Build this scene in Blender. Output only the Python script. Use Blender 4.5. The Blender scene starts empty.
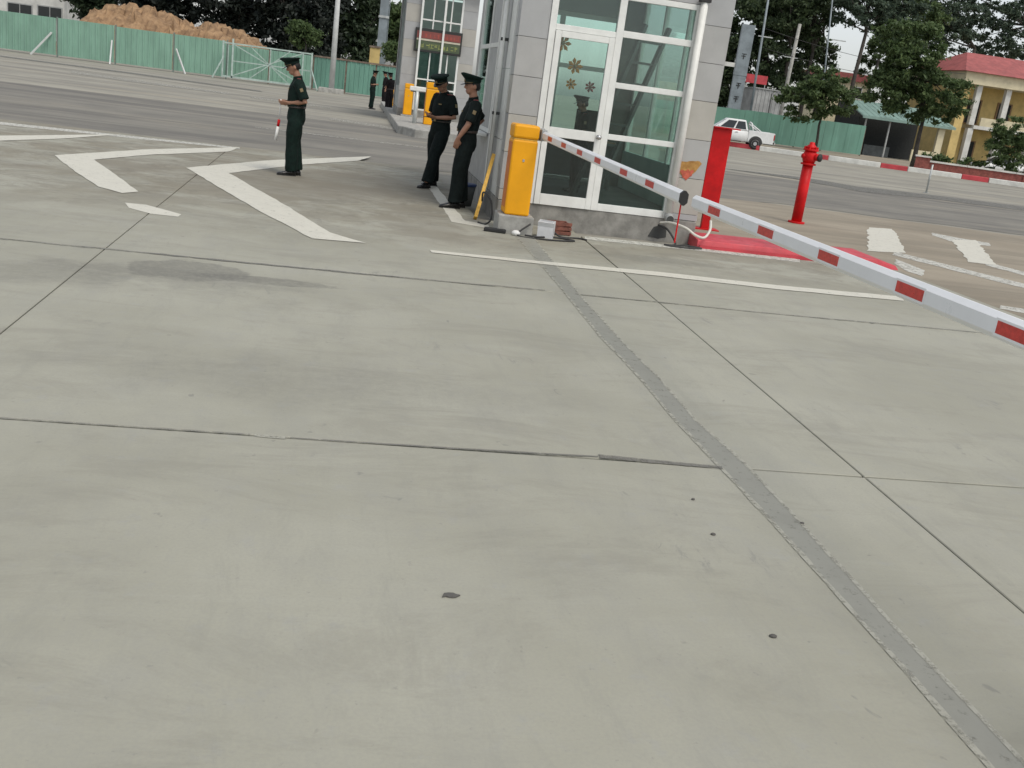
import bpy, bmesh, math, random
import numpy as np
from mathutils import Vector, Matrix
random.seed(7); rng = np.random.default_rng(7)
R = math.radians
S = bpy.context.scene
col = S.collection

# ------------------------------------------------------------------ camera
F, PITCH, ROLL, YAW, CH = 1007.46, 0.284176, 0.132675, 0.185594, 1.68
fw = Vector((math.sin(YAW)*math.cos(PITCH), math.cos(YAW)*math.cos(PITCH), -math.sin(PITCH)))
rt0 = Vector((math.cos(YAW), -math.sin(YAW), 0)); up0 = rt0.cross(fw)
rt = rt0*math.cos(ROLL)+up0*math.sin(ROLL); up = -rt0*math.sin(ROLL)+up0*math.cos(ROLL)
CAM = Vector((0, 0, CH))
cd = bpy.data.cameras.new('camera'); cam = bpy.data.objects.new('camera', cd); col.objects.link(cam)
mw = Matrix((rt, up, -fw)).transposed().to_4x4(); mw.translation = CAM; cam.matrix_world = mw
cd.sensor_width = 36; cd.lens = F/1024*36; cd.clip_end = 2000; cd.clip_start = .05
S.camera = cam
def ray(x, y): return fw*F + rt*(x-512) - up*(y-384)
def g(x, y, z=0.):
    d = ray(x, y); return CAM + d*((z-CH)/d.z)
def at(x, y, Y):
    d = ray(x, y); return CAM + d*(Y/d.y)

# ------------------------------------------------------------------ light: bright overcast
SUN_EL, SUN_AZ = 58, 150           # azimuth measured clockwise from +Y: from behind and right of the camera
w = bpy.data.worlds.new('World'); S.world = w; w.use_nodes = True
nt = w.node_tree; bg = nt.nodes['Background']
sky = nt.nodes.new('ShaderNodeTexSky'); sky.sky_type = 'NISHITA'; sky.sun_disc = False
sky.sun_elevation = R(SUN_EL); sky.sun_rotation = R(SUN_AZ); sky.air_density = 1.0; sky.dust_density = 1.6; sky.ozone_density = 1.0
hs = nt.nodes.new('ShaderNodeHueSaturation'); hs.inputs['Saturation'].default_value = .28
nt.links.new(sky.outputs[0], hs.inputs['Color']); nt.links.new(hs.outputs[0], bg.inputs[0]); bg.inputs[1].default_value = .135
sd = bpy.data.lights.new('sun', 'SUN'); sd.energy = 1.3; sd.angle = R(22); sd.color = (1, .93, .82)
so = bpy.data.objects.new('sun', sd); col.objects.link(so)
sdir = Vector((math.sin(R(SUN_AZ))*math.cos(R(SUN_EL)), math.cos(R(SUN_AZ))*math.cos(R(SUN_EL)), math.sin(R(SUN_EL))))
so.rotation_euler = sdir.to_track_quat('Z', 'Y').to_euler()
S.view_settings.view_transform = 'Standard'; S.view_settings.look = 'None'; S.view_settings.exposure = 0.33; S.view_settings.gamma = 1

# ------------------------------------------------------------------ materials
MAT = {}
class NB:
    def __init__(s, name):
        s.m = bpy.data.materials.new(name); s.m.use_nodes = True; s.t = s.m.node_tree
        s.p = s.t.nodes['Principled BSDF']; s.o = s.t.nodes['Material Output']
        s.pos = s.n('ShaderNodeNewGeometry').outputs['Position']; MAT[name] = s.m
    def n(s, k, **kw):
        x = s.t.nodes.new(k)
        for a, b in kw.items(): setattr(x, a, b)
        return x
    def L(s, a, b): s.t.links.new(a, b)
    def setin(s, i, v):
        if hasattr(v, 'links'): s.L(v, i)
        else: i.default_value = v
    def noise(s, scale, detail=6, rough=.6, stretch=None, dist=0, vec=None):
        x = s.n('ShaderNodeTexNoise'); x.inputs['Scale'].default_value = scale; x.inputs['Detail'].default_value = detail
        x.inputs['Roughness'].default_value = rough; x.inputs['Distortion'].default_value = dist
        v = vec or s.pos
        if stretch:
            m = s.n('ShaderNodeMapping'); m.inputs['Scale'].default_value = stretch; s.L(v, m.inputs['Vector']); v = m.outputs[0]
        s.L(v, x.inputs['Vector']); return x.outputs['Fac']
    def ramp(s, f, a, b, ca=0., cb=1.):
        x = s.n('ShaderNodeMapRange'); x.interpolation_type = 'SMOOTHSTEP'
        s.L(f, x.inputs['Value'])
        for k, v in (('From Min', a), ('From Max', b), ('To Min', ca), ('To Max', cb)): x.inputs[k].default_value = v
        return x.outputs[0]
    def mix(s, f, a, b, mode='MIX'):
        x = s.n('ShaderNodeMix', data_type='RGBA', blend_type=mode)
        s.setin(x.inputs[0], f); s.setin(x.inputs[6], c4(a) if not hasattr(a, 'links') else a); s.setin(x.inputs[7], c4(b) if not hasattr(b, 'links') else b)
        return x.outputs[2]
    def math(s, op, a, b=0.):
        x = s.n('ShaderNodeMath', operation=op); s.setin(x.inputs[0], a); s.setin(x.inputs[1], b); return x.outputs[0]
    def bump(s, h, strength=.3, dist=.01):
        x = s.n('ShaderNodeBump'); x.inputs['Strength'].default_value = strength; x.inputs['Distance'].default_value = dist
        s.L(h, x.inputs['Height']); s.L(x.outputs[0], s.p.inputs['Normal'])
    def blot(s, cx, cy, rx, ry, ang=0., k=.7, nscale=3., lo=.6, hi=1.1):
        m = s.n('ShaderNodeMapping', vector_type='TEXTURE'); m.inputs['Location'].default_value = (cx, cy, 0)
        m.inputs['Rotation'].default_value = (0, 0, ang); m.inputs['Scale'].default_value = (rx, ry, 1); s.L(s.pos, m.inputs[0])
        l = s.n('ShaderNodeVectorMath', operation='LENGTH'); s.L(m.outputs[0], l.inputs[0])
        nn = s.math('MULTIPLY', s.math('SUBTRACT', s.noise(nscale, 5), .5), k*2)
        return s.ramp(s.math('ADD', l.outputs['Value'], nn), lo, hi, 1., 0.)
def c4(c): return (*c, 1.) if not isinstance(c, float) else (c, c, c, 1.)
def mat(name, c, rough=.6, var=.12, scale=5., bump=0., metal=0., spec=.5, c2=None, stretch=None, bscale=None):
    b = NB(name)
    f = b.ramp(b.noise(scale, 8, .65, stretch), .3, .7)
    lo = tuple(x*(1-var) for x in c); hi = c2 or tuple(min(1, x*(1+var)) for x in c)
    b.L(b.mix(f, lo, hi), b.p.inputs['Base Color'])
    b.L(b.ramp(b.noise(scale*2.3, 4), .3, .7, max(.05, rough-.08), min(1, rough+.08)), b.p.inputs['Roughness'])
    b.p.inputs['Metallic'].default_value = metal; b.p.inputs['Specular IOR Level'].default_value = spec
    if bump: b.bump(b.noise(bscale or scale*6, 6), bump, .01)
    return b.m

def concrete_apron():
    b = NB('apron_concrete')
    c = b.mix(b.ramp(b.noise(.55, 5, .6), .3, .7), (.315, .310, .252), (.378, .373, .310))
    c = b.mix(b.ramp(b.noise(3.2, 8, .7, (1, .45, 1)), .42, .72, 0, .35), c, (.29, .29, .262))
    c = b.mix(b.ramp(b.noise(1.1, 10, .75, (.25, 2.2, 1), 1.), .5, .75, 0, .35), c, (.40, .398, .335))
    c = b.mix(b.ramp(b.noise(26, 4, .7), .62, .72, 0, .45), c, (.22, .22, .205))      # dark pits
    c = b.mix(b.ramp(b.noise(5.5, 6, .7), .56, .70, 0, .30), c, (.315, .322, .315))
    c = b.mix(b.ramp(b.noise(8.5, 3, .5, (1, .8, 1), .8), .70, .76, 0, .55), c, (.185, .185, .17))
    c = b.mix(b.ramp(b.noise(2.3, 10, .8, (2.4, .5, 1), .4), .50, .66, 0, .28), c, (.26, .26, .225))
    c = b.mix(b.ramp(b.noise(75, 2, .6), .35, .7, 0, .22), c, (.27, .27, .25))
    c = b.mix(b.math('MULTIPLY', b.ramp(b.noise(.9, 5, .6), .55, .68), b.ramp(b.noise(9, 6, .8, (1, .35, 1), .6), .52, .66, 0, .6)), c, (.21, .21, .195))  # scuffs
    sx_ = b.n('ShaderNodeSeparateXYZ'); b.L(b.pos, sx_.inputs[0])
    far = b.ramp(sx_.outputs['Y'], 8.6, 13.5)
    c = b.mix(b.math('MULTIPLY', far, b.ramp(b.noise(1.3, 9, .75, (.55, .8, 1), .5), .40, .58, 0, .72)), c, (.205, .183, .137))
    c = b.mix(b.math('MULTIPLY', far, b.ramp(b.noise(4, 8, .75, (.5, .6, 1), .8), .48, .62, 0, .55)), c, (.165, .153, .125))
    c = b.mix(b.ramp(b.noise(1.7, 9, .78, (.4, 1, 1), .7), .48, .64, 0, .42), c, (.25, .243, .205))
    for a in ((-1.18, 8.05, .50, .40, .0, .5, 4.5, .82, 1.0, .58), (-.55, 7.93, .62, .16, -.02, .5, 6, .7, .95, .55), (-1.2, 7.75, 1.1, .45, 0, 1.1, 5, .4, 1.1, .28), (-2.0, 7.6, .7, .5, 0, .9, 2.5, .4, 1.2, .28),
              (-2.6, 5.6, .7, .35, .3, .9, 3, .4, 1.2, .3), (-.1, 5.4, 1.5, .55, 0, 1.1, 2, .3, 1.3, .22), (3.6, 11.1, .9, .28, 0, .7, 2, .5, 1.2, .4),
              (-1.55, 3.75, .3, .22, 0, 1., 8, .5, 1., .3)):
        c = b.mix(b.math('MULTIPLY', b.math('MULTIPLY', b.blot(*a[:9]), a[9]), b.ramp(b.noise(19, 6, .75), .35, .6, .55, 1.)), c, (.145, .143, .128))
    for a in ((-1.0, 14.6, 1.6, 2.2, 0, .7, 1.2, .4, 1.2, .5), (.4, 15.5, 1.2, 2.2, 0, .7, 1.4, .4, 1.2, .45), (.9, 12, .6, 1.6, 0, .7, 1.4, .4, 1.2, .3), (-3, 14.2, .8, 1.2, 0, .7, 1.4, .4, 1.2, .3)):
        c = b.mix(b.math('MULTIPLY', b.blot(*a[:9]), a[9]), c, (.20, .182, .145))          # dried mud
    b.L(c, b.p.inputs['Base Color']); b.p.inputs['Roughness'].default_value = .82; b.p.inputs['Specular IOR Level'].default_value = .35
    b.bump(b.noise(60, 6, .7), .25, .004)
concrete_apron()
def ground_mat(name, lo, hi, dirt, tracks, k=.6):
    b = NB(name)
    c = b.mix(b.ramp(b.noise(.35, 7, .65), .3, .7), lo, hi)
    c = b.mix(b.ramp(b.noise(.9, 8, .75, (.06, .8, 1), .9), .43, .66, 0, k), c, tracks)
    c = b.mix(b.ramp(b.noise(1.1, 8, .72, (.1, .8, 1)), .52, .70, 0, k), c, dirt)
    c = b.mix(b.ramp(b.noise(14, 5, .7), .5, .75, 0, .3), c, tuple(x*.7 for x in lo))
    b.L(c, b.p.inputs['Base Color']); b.p.inputs['Roughness'].default_value = .85; b.p.inputs['Specular IOR Level'].default_value = .3
    b.bump(b.noise(30, 5), .3, .01)
ground_mat('yard', (.27, .258, .22), (.36, .345, .29), (.35, .31, .235), (.175, .17, .155), .8)
ground_mat('asphalt', (.175, .168, .15), (.25, .238, .205), (.32, .295, .235), (.125, .121, .112), .8)
ground_mat('brown_pave', (.27, .235, .18), (.34, .30, .235), (.37, .325, .25), (.185, .165, .13), .65)
def paint(name, c, wear):
    b = NB(name)
    b.L(b.mix(b.ramp(b.noise(5, 8, .7), .4, .75, 0, .35), c, tuple(x*.72 for x in c)), b.p.inputs['Base Color'])
    b.p.inputs['Roughness'].default_value = .6
    t = b.n('ShaderNodeBsdfTransparent'); m = b.n('ShaderNodeMixShader')
    b.L(b.ramp(b.noise(16, 10, .75), wear-.06, wear+.14, 0, .85), m.inputs[0]); b.L(b.p.outputs[0], m.inputs[1]); b.L(t.outputs[0], m.inputs[2]); b.L(m.outputs[0], b.o.inputs[0])
paint('faded_paint', (.42, .41, .36), .45); paint('road_paint', (.61, .595, .515), .61); paint('worn_paint', (.56, .555, .50), .52); paint('mortar_edge', (.375, .37, .312), .50)
paint('trench_fill', (.268, .268, .232), .60); paint('sealant', (.17, .165, .145), .52); paint('faded_seal', (.22, .215, .185), .47)
def glass(name, tint, refl=.1):
    b = NB(name); b.t.nodes.remove(b.p)
    t = b.n('ShaderNodeBsdfTransparent'); t.inputs[0].default_value = c4(tint)
    gl = b.n('ShaderNodeBsdfGlossy'); gl.inputs['Roughness'].default_value = .02; gl.inputs[0].default_value = (.9, .95, .95, 1)
    fr = b.n('ShaderNodeFresnel'); fr.inputs[0].default_value = 1.5
    m = b.n('ShaderNodeMixShader'); b.L(b.math('ADD', b.math('MULTIPLY', fr.outputs[0], .6), refl), m.inputs[0])
    b.L(t.outputs[0], m.inputs[1]); b.L(gl.outputs[0], m.inputs[2]); b.L(m.outputs[0], b.o.inputs[0])
glass('pane', (.84, .93, .90), .02); glass('dark_pane', (.62, .68, .67), .03)
def leaf(name, a, bcol, tr=.3):
    b = NB(name)
    r = b.t.nodes['Geometry'] if 'Geometry' in b.t.nodes else b.n('ShaderNodeNewGeometry')
    c = b.mix(r.outputs['Random Per Island'], a, bcol)
    c = b.mix(b.ramp(b.noise(.5, 3), .35, .65, 0, .5), c, tuple(x*.7 for x in a))
    b.L(c, b.p.inputs['Base Color']); b.p.inputs['Roughness'].default_value = .55; b.p.inputs['Specular IOR Level'].default_value = .3
    t = b.n('ShaderNodeBsdfTranslucent'); b.L(c, t.inputs[0]); m = b.n('ShaderNodeMixShader'); m.inputs[0].default_value = tr
    b.L(b.p.outputs[0], m.inputs[1]); b.L(t.outputs[0], m.inputs[2]); b.L(m.outputs[0], b.o.inputs[0])
leaf('leaf_dark', (.040, .066, .034), (.12, .165, .075), .4); leaf('leaf_mid', (.062, .105, .042), (.16, .22, .085), .4)
leaf('leaf_blue', (.065, .10, .075), (.15, .20, .13), .4); leaf('leaf_black', (.012, .018, .016), (.036, .046, .036), .15); leaf('leaf_green', (.024, .042, .024), (.07, .10, .05), .25)
mat('bark', (.055, .048, .04), .9, .35, 6, .5)
mat('tile_grey', (.37, .37, .36), .42, .07, 2.2, .03); mat('tile_warm', (.40, .385, .345), .42, .07, 2.2, .03); mat('tile_cool', (.36, .365, .365), .42, .07, 2., .03)
mat('grout', (.14, .14, .13), .9, .1); mat('plinth', (.24, .235, .215), .9, .3, 4, .4); mat('rough_concrete', (.33, .325, .30), .9, .25, 5, .4)
mat('alu_white', (.72, .73, .70), .4, .07, 4); mat('pvc', (.70, .70, .66), .45, .08, 5); mat('alu_grey', (.33, .34, .335), .45, .15, 3); mat('dark_gap', (.05, .052, .05), .8)
mat('yellow_paint', (.80, .36, .006), .45, .06, 3, .02, spec=.3); mat('orange_side', (.55, .16, .03), .5, .15, 6); mat('arm_white', (.80, .815, .83), .35, .04, 3)
mat('red_reflector', (.55, .045, .035), .35, .18, 40); mat('red_paint', (.55, .008, .010), .5, .18, 4, .05, spec=.25); mat('red_plate', (.48, .045, .06), .5, .2, 3, .05)
mat('black_rubber', (.018, .018, .018), .6); mat('dark_cable', (.03, .03, .03), .6); mat('white_cable', (.62, .60, .54), .55)
mat('uniform', (.0052, .0095, .0092), .85, .3, 14, .3, spec=.2); mat('uniform_green', (.005, .0145, .0115), .85, .3, 14, .3, spec=.2); mat('uniform_brown', (.012, .010, .011), .85, .3, 14, .3, spec=.2)
mat('skin', (.30, .155, .10), .55, .1, 12); mat('hair', (.012, .011, .01), .6); mat('shoe_leather', (.012, .012, .012), .3); mat('belt_leather', (.03, .02, .015), .45)
mat('gold', (.20, .15, .075), .4, .1, 20, metal=.4); mat('badge_red', (.20, .03, .03), .5); mat('eye_dark', (.02, .015, .012), .2); mat('lip', (.22, .09, .07), .5)
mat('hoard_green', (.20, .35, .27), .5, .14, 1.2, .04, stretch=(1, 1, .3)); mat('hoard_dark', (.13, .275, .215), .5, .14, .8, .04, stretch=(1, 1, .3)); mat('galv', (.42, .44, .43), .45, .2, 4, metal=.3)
mat('hoard_post', (.16, .20, .18), .6); mat('gate_steel', (.38, .47, .43), .5, .2, 4); mat('rust', (.17, .13, .10), .8, .4, 5)
mat('soil', (.27, .165, .09), .95, .35, 1.6, .8, c2=(.38, .245, .135)); mat('pole_paint', (.52, .53, .52), .5, .12, 2)
mat('tower_steel', (.20, .235, .255), .5, .2, 1.5); mat('plaster_white', (.56, .56, .53), .8, .15, 1.2); mat('plaster_yellow', (.56, .42, .17), .8, .15, 1.2); mat('plaster_cream', (.58, .52, .36), .8, .12, 1.2)
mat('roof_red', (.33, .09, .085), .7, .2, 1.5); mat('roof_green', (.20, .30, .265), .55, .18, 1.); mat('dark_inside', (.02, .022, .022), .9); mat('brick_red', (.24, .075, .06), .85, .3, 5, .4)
mat('kerb_red', (.46, .05, .06), .6, .2, 2); mat('kerb_white', (.62, .62, .58), .6, .15, 2); mat('car_white', (.70, .71, .70), .25, .04, 2); mat('car_glass', (.02, .024, .026), .12, .1)
mat('tyre', (.022, .022, .022), .8); mat('rim', (.42, .42, .43), .45, .1, 5, metal=.2); mat('lamp_red', (.35, .02, .02), .25); mat('chrome', (.5, .5, .5), .25, .1, 4, metal=.8)
mat('interior_wall', (.32, .42, .39), .8, .1, 2); mat('interior_dark', (.09, .10, .10), .8, .2, 2); mat('ladder_alu', (.10, .11, .105), .4, .15, 4, metal=.3); mat('wood', (.22, .13, .06), .6, .3, 4, stretch=(1, 6, 6))
mat('orange_paper', (.62, .25, .02), .7, .4, 20, c2=(.75, .42, .04)); mat('box_grey', (.60, .61, .62), .5, .1, 5); mat('box_brown', (.17, .06, .04), .7, .4, 15); mat('container_grey', (.34, .345, .34), .6, .2, 1.5)
mat('board_black', (.02, .022, .02), .5); mat('led_red', (.34, .07, .05), .6); mat('led_green', (.26, .29, .09), .6); mat('board_green', (.07, .095, .05), .6); mat('board_red', (.22, .06, .05), .6); mat('board_line', (.50, .47, .36), .6); mat('phone_black', (.02, .02, .022), .2)
mat('paper', (.68, .68, .66), .8); mat('blue_plastic', (.03, .06, .16), .5); mat('plank_yellow', (.62, .36, .05), .6, .2, 6, stretch=(3, 3, .5)); mat('twig', (.10, .096, .088), .9)
leaf('flower_orange', (.70, .26, .01), (.85, .45, .03), .55)
mat('stain_orange', (.42, .20, .045), .8, .35, 9, c2=(.52, .30, .09)); mat('stain_red', (.45, .10, .06), .8, .35, 14)

# ------------------------------------------------------------------ helpers
class MB:
    def __init__(s): s.v = []; s.f = []
    def add(s, v, f):
        o = len(s.v); s.v += [tuple(p) for p in v]; s.f += [tuple(i+o for i in q) for q in f]; return s
    def box(s, x0, x1, y0, y1, z0, z1):
        return s.add([(x, y, z) for z in (z0, z1) for y in (y0, y1) for x in (x0, x1)], [(0, 2, 3, 1), (4, 5, 7, 6), (0, 1, 5, 4), (1, 3, 7, 5), (3, 2, 6, 7), (2, 0, 4, 6)])
    def bar(s, a, b, wd, h, upv=(0, 0, 1)):
        a, b = Vector(a), Vector(b); d = (b-a).normalized(); u = Vector(upv)
        if abs(d.dot(u)) > .98: u = Vector((0, 1, 0))
        x = d.cross(u).normalized(); u = x.cross(d).normalized(); x *= wd/2; u *= h/2
        vs = [p+q for p in (a, b) for q in (-x-u, x-u, x+u, -x+u)]
        return s.add(vs, [(0, 1, 2, 3)[::1], (7, 6, 5, 4), (0, 4, 5, 1), (1, 5, 6, 2), (2, 6, 7, 3), (3, 7, 4, 0)])
    def loft(s, rings, cap=True):
        n = len(rings[0]); o = len(s.v); vs = [p for r in rings for p in r]; fs = []
        for i in range(len(rings)-1):
            for k in range(n):
                a, b = i*n+k, i*n+(k+1) % n; fs.append((a, b, b+n, a+n))
        if cap:
            fs.append(tuple(range(n))[::-1]); fs.append(tuple((len(rings)-1)*n+k for k in range(n)))
        return s.add(vs, fs)
    def tube(s, pts, r, n=8, squash=None):
        pts = [Vector(p) for p in pts]; r = [r]*len(pts) if isinstance(r, (int, float)) else r
        rings = []; px = None
        for i, p in enumerate(pts):
            d = (pts[min(i+1, len(pts)-1)]-pts[max(i-1, 0)]).normalized()
            x = px if px is not None else (Vector((1, 0, 0)) if abs(d.x) < .8 else Vector((0, 1, 0)))
            x = (x-d*x.dot(d)).normalized(); px = x; y = d.cross(x)
            rings.append([p+(x*math.cos(t)+y*math.sin(t))*r[i] for t in (2*math.pi*k/n for k in range(n))])
        return s.loft(rings)
    def lathe(s, prof, c=(0, 0, 0), n=16, sx=1., sy=1.):
        return s.loft([[(c[0]+r*sx*math.cos(t), c[1]+r*sy*math.sin(t), c[2]+z) for t in (2*math.pi*k/n for k in range(n))] for r, z in prof])
    def ball(s, c, rx, ry, rz, n=12, m=8, rot=None):
        rings = []
        for i in range(m+1):
            ph = math.pi*(i/m*.96+.02)
            q = [Vector((rx*math.sin(ph)*math.cos(t), ry*math.sin(ph)*math.sin(t), -rz*math.cos(ph))) for t in (2*math.pi*k/n for k in range(n))]
            rings.append([(rot @ p if rot else p)+Vector(c) for p in q])
        return s.loft(rings)
    def prism(s, poly, z0, z1):
        n = len(poly); vs = [(x, y, z0) for x, y in poly]+[(x, y, z1) for x, y in poly]
        return s.add(vs, [tuple(range(n))[::-1], tuple(range(n, 2*n))]+[(i, (i+1) % n, n+(i+1) % n, n+i) for i in range(n)])
    def mesh(s, name):
        me = bpy.data.meshes.new(name); me.from_pydata(s.v, [], s.f)
        bm = bmesh.new(); bm.from_mesh(me); bmesh.ops.recalc_face_normals(bm, faces=bm.faces); bm.to_mesh(me); bm.free()
        return me
    def build(s, name, m, parent=None, smooth=False, bevel=0., seg=2, loc=None):
        me = s.mesh(name); me.materials.append(MAT[m])
        o = bpy.data.objects.new(name, me); col.objects.link(o)
        if parent: o.parent = parent
        if loc: o.location = loc
        if bevel:
            md = o.modifiers.new('b', 'BEVEL'); md.width = bevel; md.segments = seg; md.limit_method = 'ANGLE'; md.angle_limit = R(40)
        if smooth: me.polygons.foreach_set('use_smooth', [True]*len(me.polygons))
        return o
def tag(o, label, cat=None, group=None, kind=None):
    if label: o['label'] = label
    if cat: o['category'] = cat
    if group: o['group'] = group
    if kind: o['kind'] = kind
    return o
def empty(name, loc=(0, 0, 0), rz=0., label=None, cat=None, group=None, kind=None):
    o = bpy.data.objects.new(name, None); col.objects.link(o); o.location = loc; o.rotation_euler = (0, 0, rz); o.empty_display_size = .2
    return tag(o, label, cat, group, kind)
def B(name, m, parent, *dims, bevel=0.):
    return MB().box(*dims).build(name, m, parent, bevel=bevel)
def copy_tree(o, parent=None):
    c = o.copy(); col.objects.link(c); c.parent = parent
    for ch in list(o.children): copy_tree(ch, c)
    return c

# ------------------------------------------------------------------ ground
GZ = -.04
def sheet(name, m, x0, x1, y0, y1, z, kind='structure', label=None, nx=1, ny=1):
    o = MB().add([(x0, y0, z), (x1, y0, z), (x1, y1, z), (x0, y1, z)], [(0, 1, 2, 3)]).build(name, m); o['kind'] = kind
    if label: o['label'] = label; 
    return o
o = sheet('ground', 'yard', -700, 700, -200, 1200, GZ); tag(o, 'dusty light concrete yard reaching to the fences', 'ground')
def edgy(poly, step, amp):                       # subdivide and jitter an outline
    out = []
    for i, a in enumerate(poly):
        b = poly[(i+1) % len(poly)]; a, b2 = Vector(a), Vector(b); d = b2-a; n = max(1, int(d.length/step)); nn = Vector((-d.y, d.x)).normalized() if d.length else Vector((0, 0))
        for k in range(n): out.append(a+d*(k/n)+nn*random.uniform(-amp, amp))
    return [(p.x, p.y) for p in out]
def flat(name, m, parent, poly, z, step=.25, amp=.008):
    p = edgy(poly, step, amp)
    return MB().add([(x, y, z) for x, y in p], [tuple(range(len(p)))]).build(name, m, parent)
o = flat('asphalt_road', 'asphalt', None, [(-90, 19.6), (1.5, 19.6), (9.5, 21.5), (16, 20.6), (90, 20), (90, 31), (16, 30.6), (10, 33), (-90, 30)], GZ+.006, .6, .12)
tag(o, 'grey asphalt road crossing behind the booth', 'road', kind='structure')
o = flat('brown_pavement', 'brown_pave', None, [(4.66, 12.48), (7.3, 12.48), (7.5, 2.5), (60, 2.5), (60, 19.5), (16, 20.2), (9.5, 21.2), (4.66, 21)], GZ+.012, .5, .05)
tag(o, 'brownish dusty concrete paving right of the booth', 'paving', kind='structure')
apron = empty('concrete_apron', (0, 0, 0), 0, 'pale concrete slab apron with painted white lines and chevrons', 'apron', kind='structure')
ja = lambda y: 2.614+.0277*y
jb = lambda y: -1.725-.0197*y
cols_ = [lambda y: -11.2-.03*y, lambda y: -6.5-.03*y, jb, ja, lambda y: 7.33+.002*y]
rows_ = [-8, -3.7, .39, 4.49, 8.59, 12.45]
def slab(quad):
    (cx, cy) = (sum(p[0] for p in quad)/len(quad), sum(p[1] for p in quad)/len(quad))
    mb = MB().prism([(x-cx, y-cy) for x, y in quad], -.12, 0)
    mb.build('slab', 'apron_concrete', apron, bevel=.004, seg=1, loc=(cx, cy, 0))
gp = .005; gy = .011
for i in range(4):
    L_, R_ = cols_[i], cols_[i+1]
    rr = rows_ if i == 3 else rows_[:5]+([17.0, 19.55] if i < 3 else [])
    for y0, y1 in zip(rr[:-1], rr[1:]):
        if i == 2 and y0 > 8:      # the slabs left of the booth run on past it
            if y0 < 16:
                slab([(L_(y0)+gp, y0+gy), (R_(y0)-gp, y0+gy), (R_(12.45)-gp, 12.99), (1.70, 12.99), (1.70, y1-gy), (L_(y1)+gp, y1-gy)])
            else: slab([(L_(y0)+gp, y0+gy), (1.62, y0+gy), (1.62, y1), (L_(y1)+gp, y1)])
        else: slab([(L_(y0)+gp, y0+gy), (R_(y0)-gp, y0+gy), (R_(y1)-gp, y1-gy), (L_(y1)+gp, y1-gy)])
def mark(name, m, px, z=.006, step=.2, amp=.01, zz=0.):
    return flat(name, m, apron, [(p.x, p.y) for p in (g(*q) for q in px)], z, step, amp)
mark('chevron_marking', 'road_paint', [(54, 155.5), (150, 149.5), (240, 147.5), (228, 152), (150, 155), (94, 160), (120, 178), (138, 192), (122, 193.5), (98, 187), (75, 172)])
mark('chevron_marking', 'road_paint', [(186, 168), (270, 160.5), (372, 156.5), (358, 161), (300, 165), (229, 173.5), (290, 208), (330, 233), (366, 243.5), (312, 239), (255, 209)])
mark('chevron_marking', 'road_paint', [(-60, 141), (0, 136), (125, 134.5), (60, 139), (0, 141), (-60, 147)])
mark('edge_marking', 'worn_paint', [(-60, 116), (0, 122), (139, 137), (240, 147.5), (240, 149), (139, 139), (0, 124.5), (-60, 118.5)], z=.0025)
mark('line_marking', 'road_paint', [(125, 203), (146, 205), (181, 214.5), (178, 217), (150, 214), (128, 208)], z=.003)
mark('line_marking', 'road_paint', [(430, 250.5), (540, 261.5), (660, 272.5), (780, 286), (902, 297), (904, 301.5), (780, 290), (660, 276.5), (540, 264.5), (432, 253)])
mark('line_marking', 'worn_paint', [(585, 236.5), (690, 247), (800, 259.5), (800, 262.5), (690, 250), (585, 239.5)], z=.003)
mark('line_marking', 'road_paint', [(426, 184), (436, 186), (465, 221), (489, 225), (489, 228.5), (452, 222)], z=.003)
# filled cable trench from the barrier cabinet towards the camera
TL = [(516, 236), (560, 287), (599, 335), (637, 375), (677, 422), (714, 461), (787, 538), (868, 630), (910, 676), (990, 768), (1160, 960)]
TR = [(532, 236), (584, 300), (622, 342), (657, 376), (695, 420), (745, 464), (807, 530), (870, 600), (948, 684), (1028, 768), (1215, 960)]
TLg = [g(*p) for p in TL]; TRg = [g(*p) for p in TR]
flat('trench_patch', 'trench_fill', apron, [(p.x, p.y) for p in TLg]+[(p.x, p.y) for p in TRg[::-1]], .002, .1, .005)
for pp in (TLg, TRg):
    flat('mortar_smear', 'mortar_edge', apron, [(p.x-.011, p.y) for p in pp]+[(p.x+.011, p.y) for p in pp[::-1]], .0032, .16, .004)
mark('joint_seal', 'faded_seal', [(-80, 230.2), (0, 238.2), (180, 255.8), (360, 273.5), (545, 290), (545, 291), (360, 274.7), (180, 257), (0, 239.4), (-80, 231.4)], .003, .12, .008)
mark('joint_seal', 'sealant', [(150, 252.8), (250, 262.7), (400, 277), (400, 278), (250, 264), (150, 254)], .004, .1, .012)
mark('joint_seal', 'faded_seal', [(575, 293.8), (651, 301), (760, 312.2), (1040, 337.8), (1040, 338.7), (760, 313.1), (651, 301.8), (575, 294.6)], .003, .12, .006)
mark('joint_seal', 'faded_seal', [(-60, 413.6), (60, 421.6), (250, 434.3), (250, 435.6), (60, 422.9), (-60, 414.9)], .003, .06, .003)
mark('joint_seal', 'sealant', [(290, 437.6), (450, 447.8), (598, 456.4), (598, 457.8), (450, 449.2), (290, 438.9)], .003, .06, .003)
mark('sealant_strip', 'sealant', [(598, 455), (650, 460.3), (722, 467), (722, 469.5), (650, 463.5), (600, 458.5)], .0045, .03, .004)
for px in ([(255, 434.4), (287, 437), (287, 439.5), (255, 437)], ):
    mark('mortar_fill', 'mortar_edge', px, .003, .05, .004)
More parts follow.
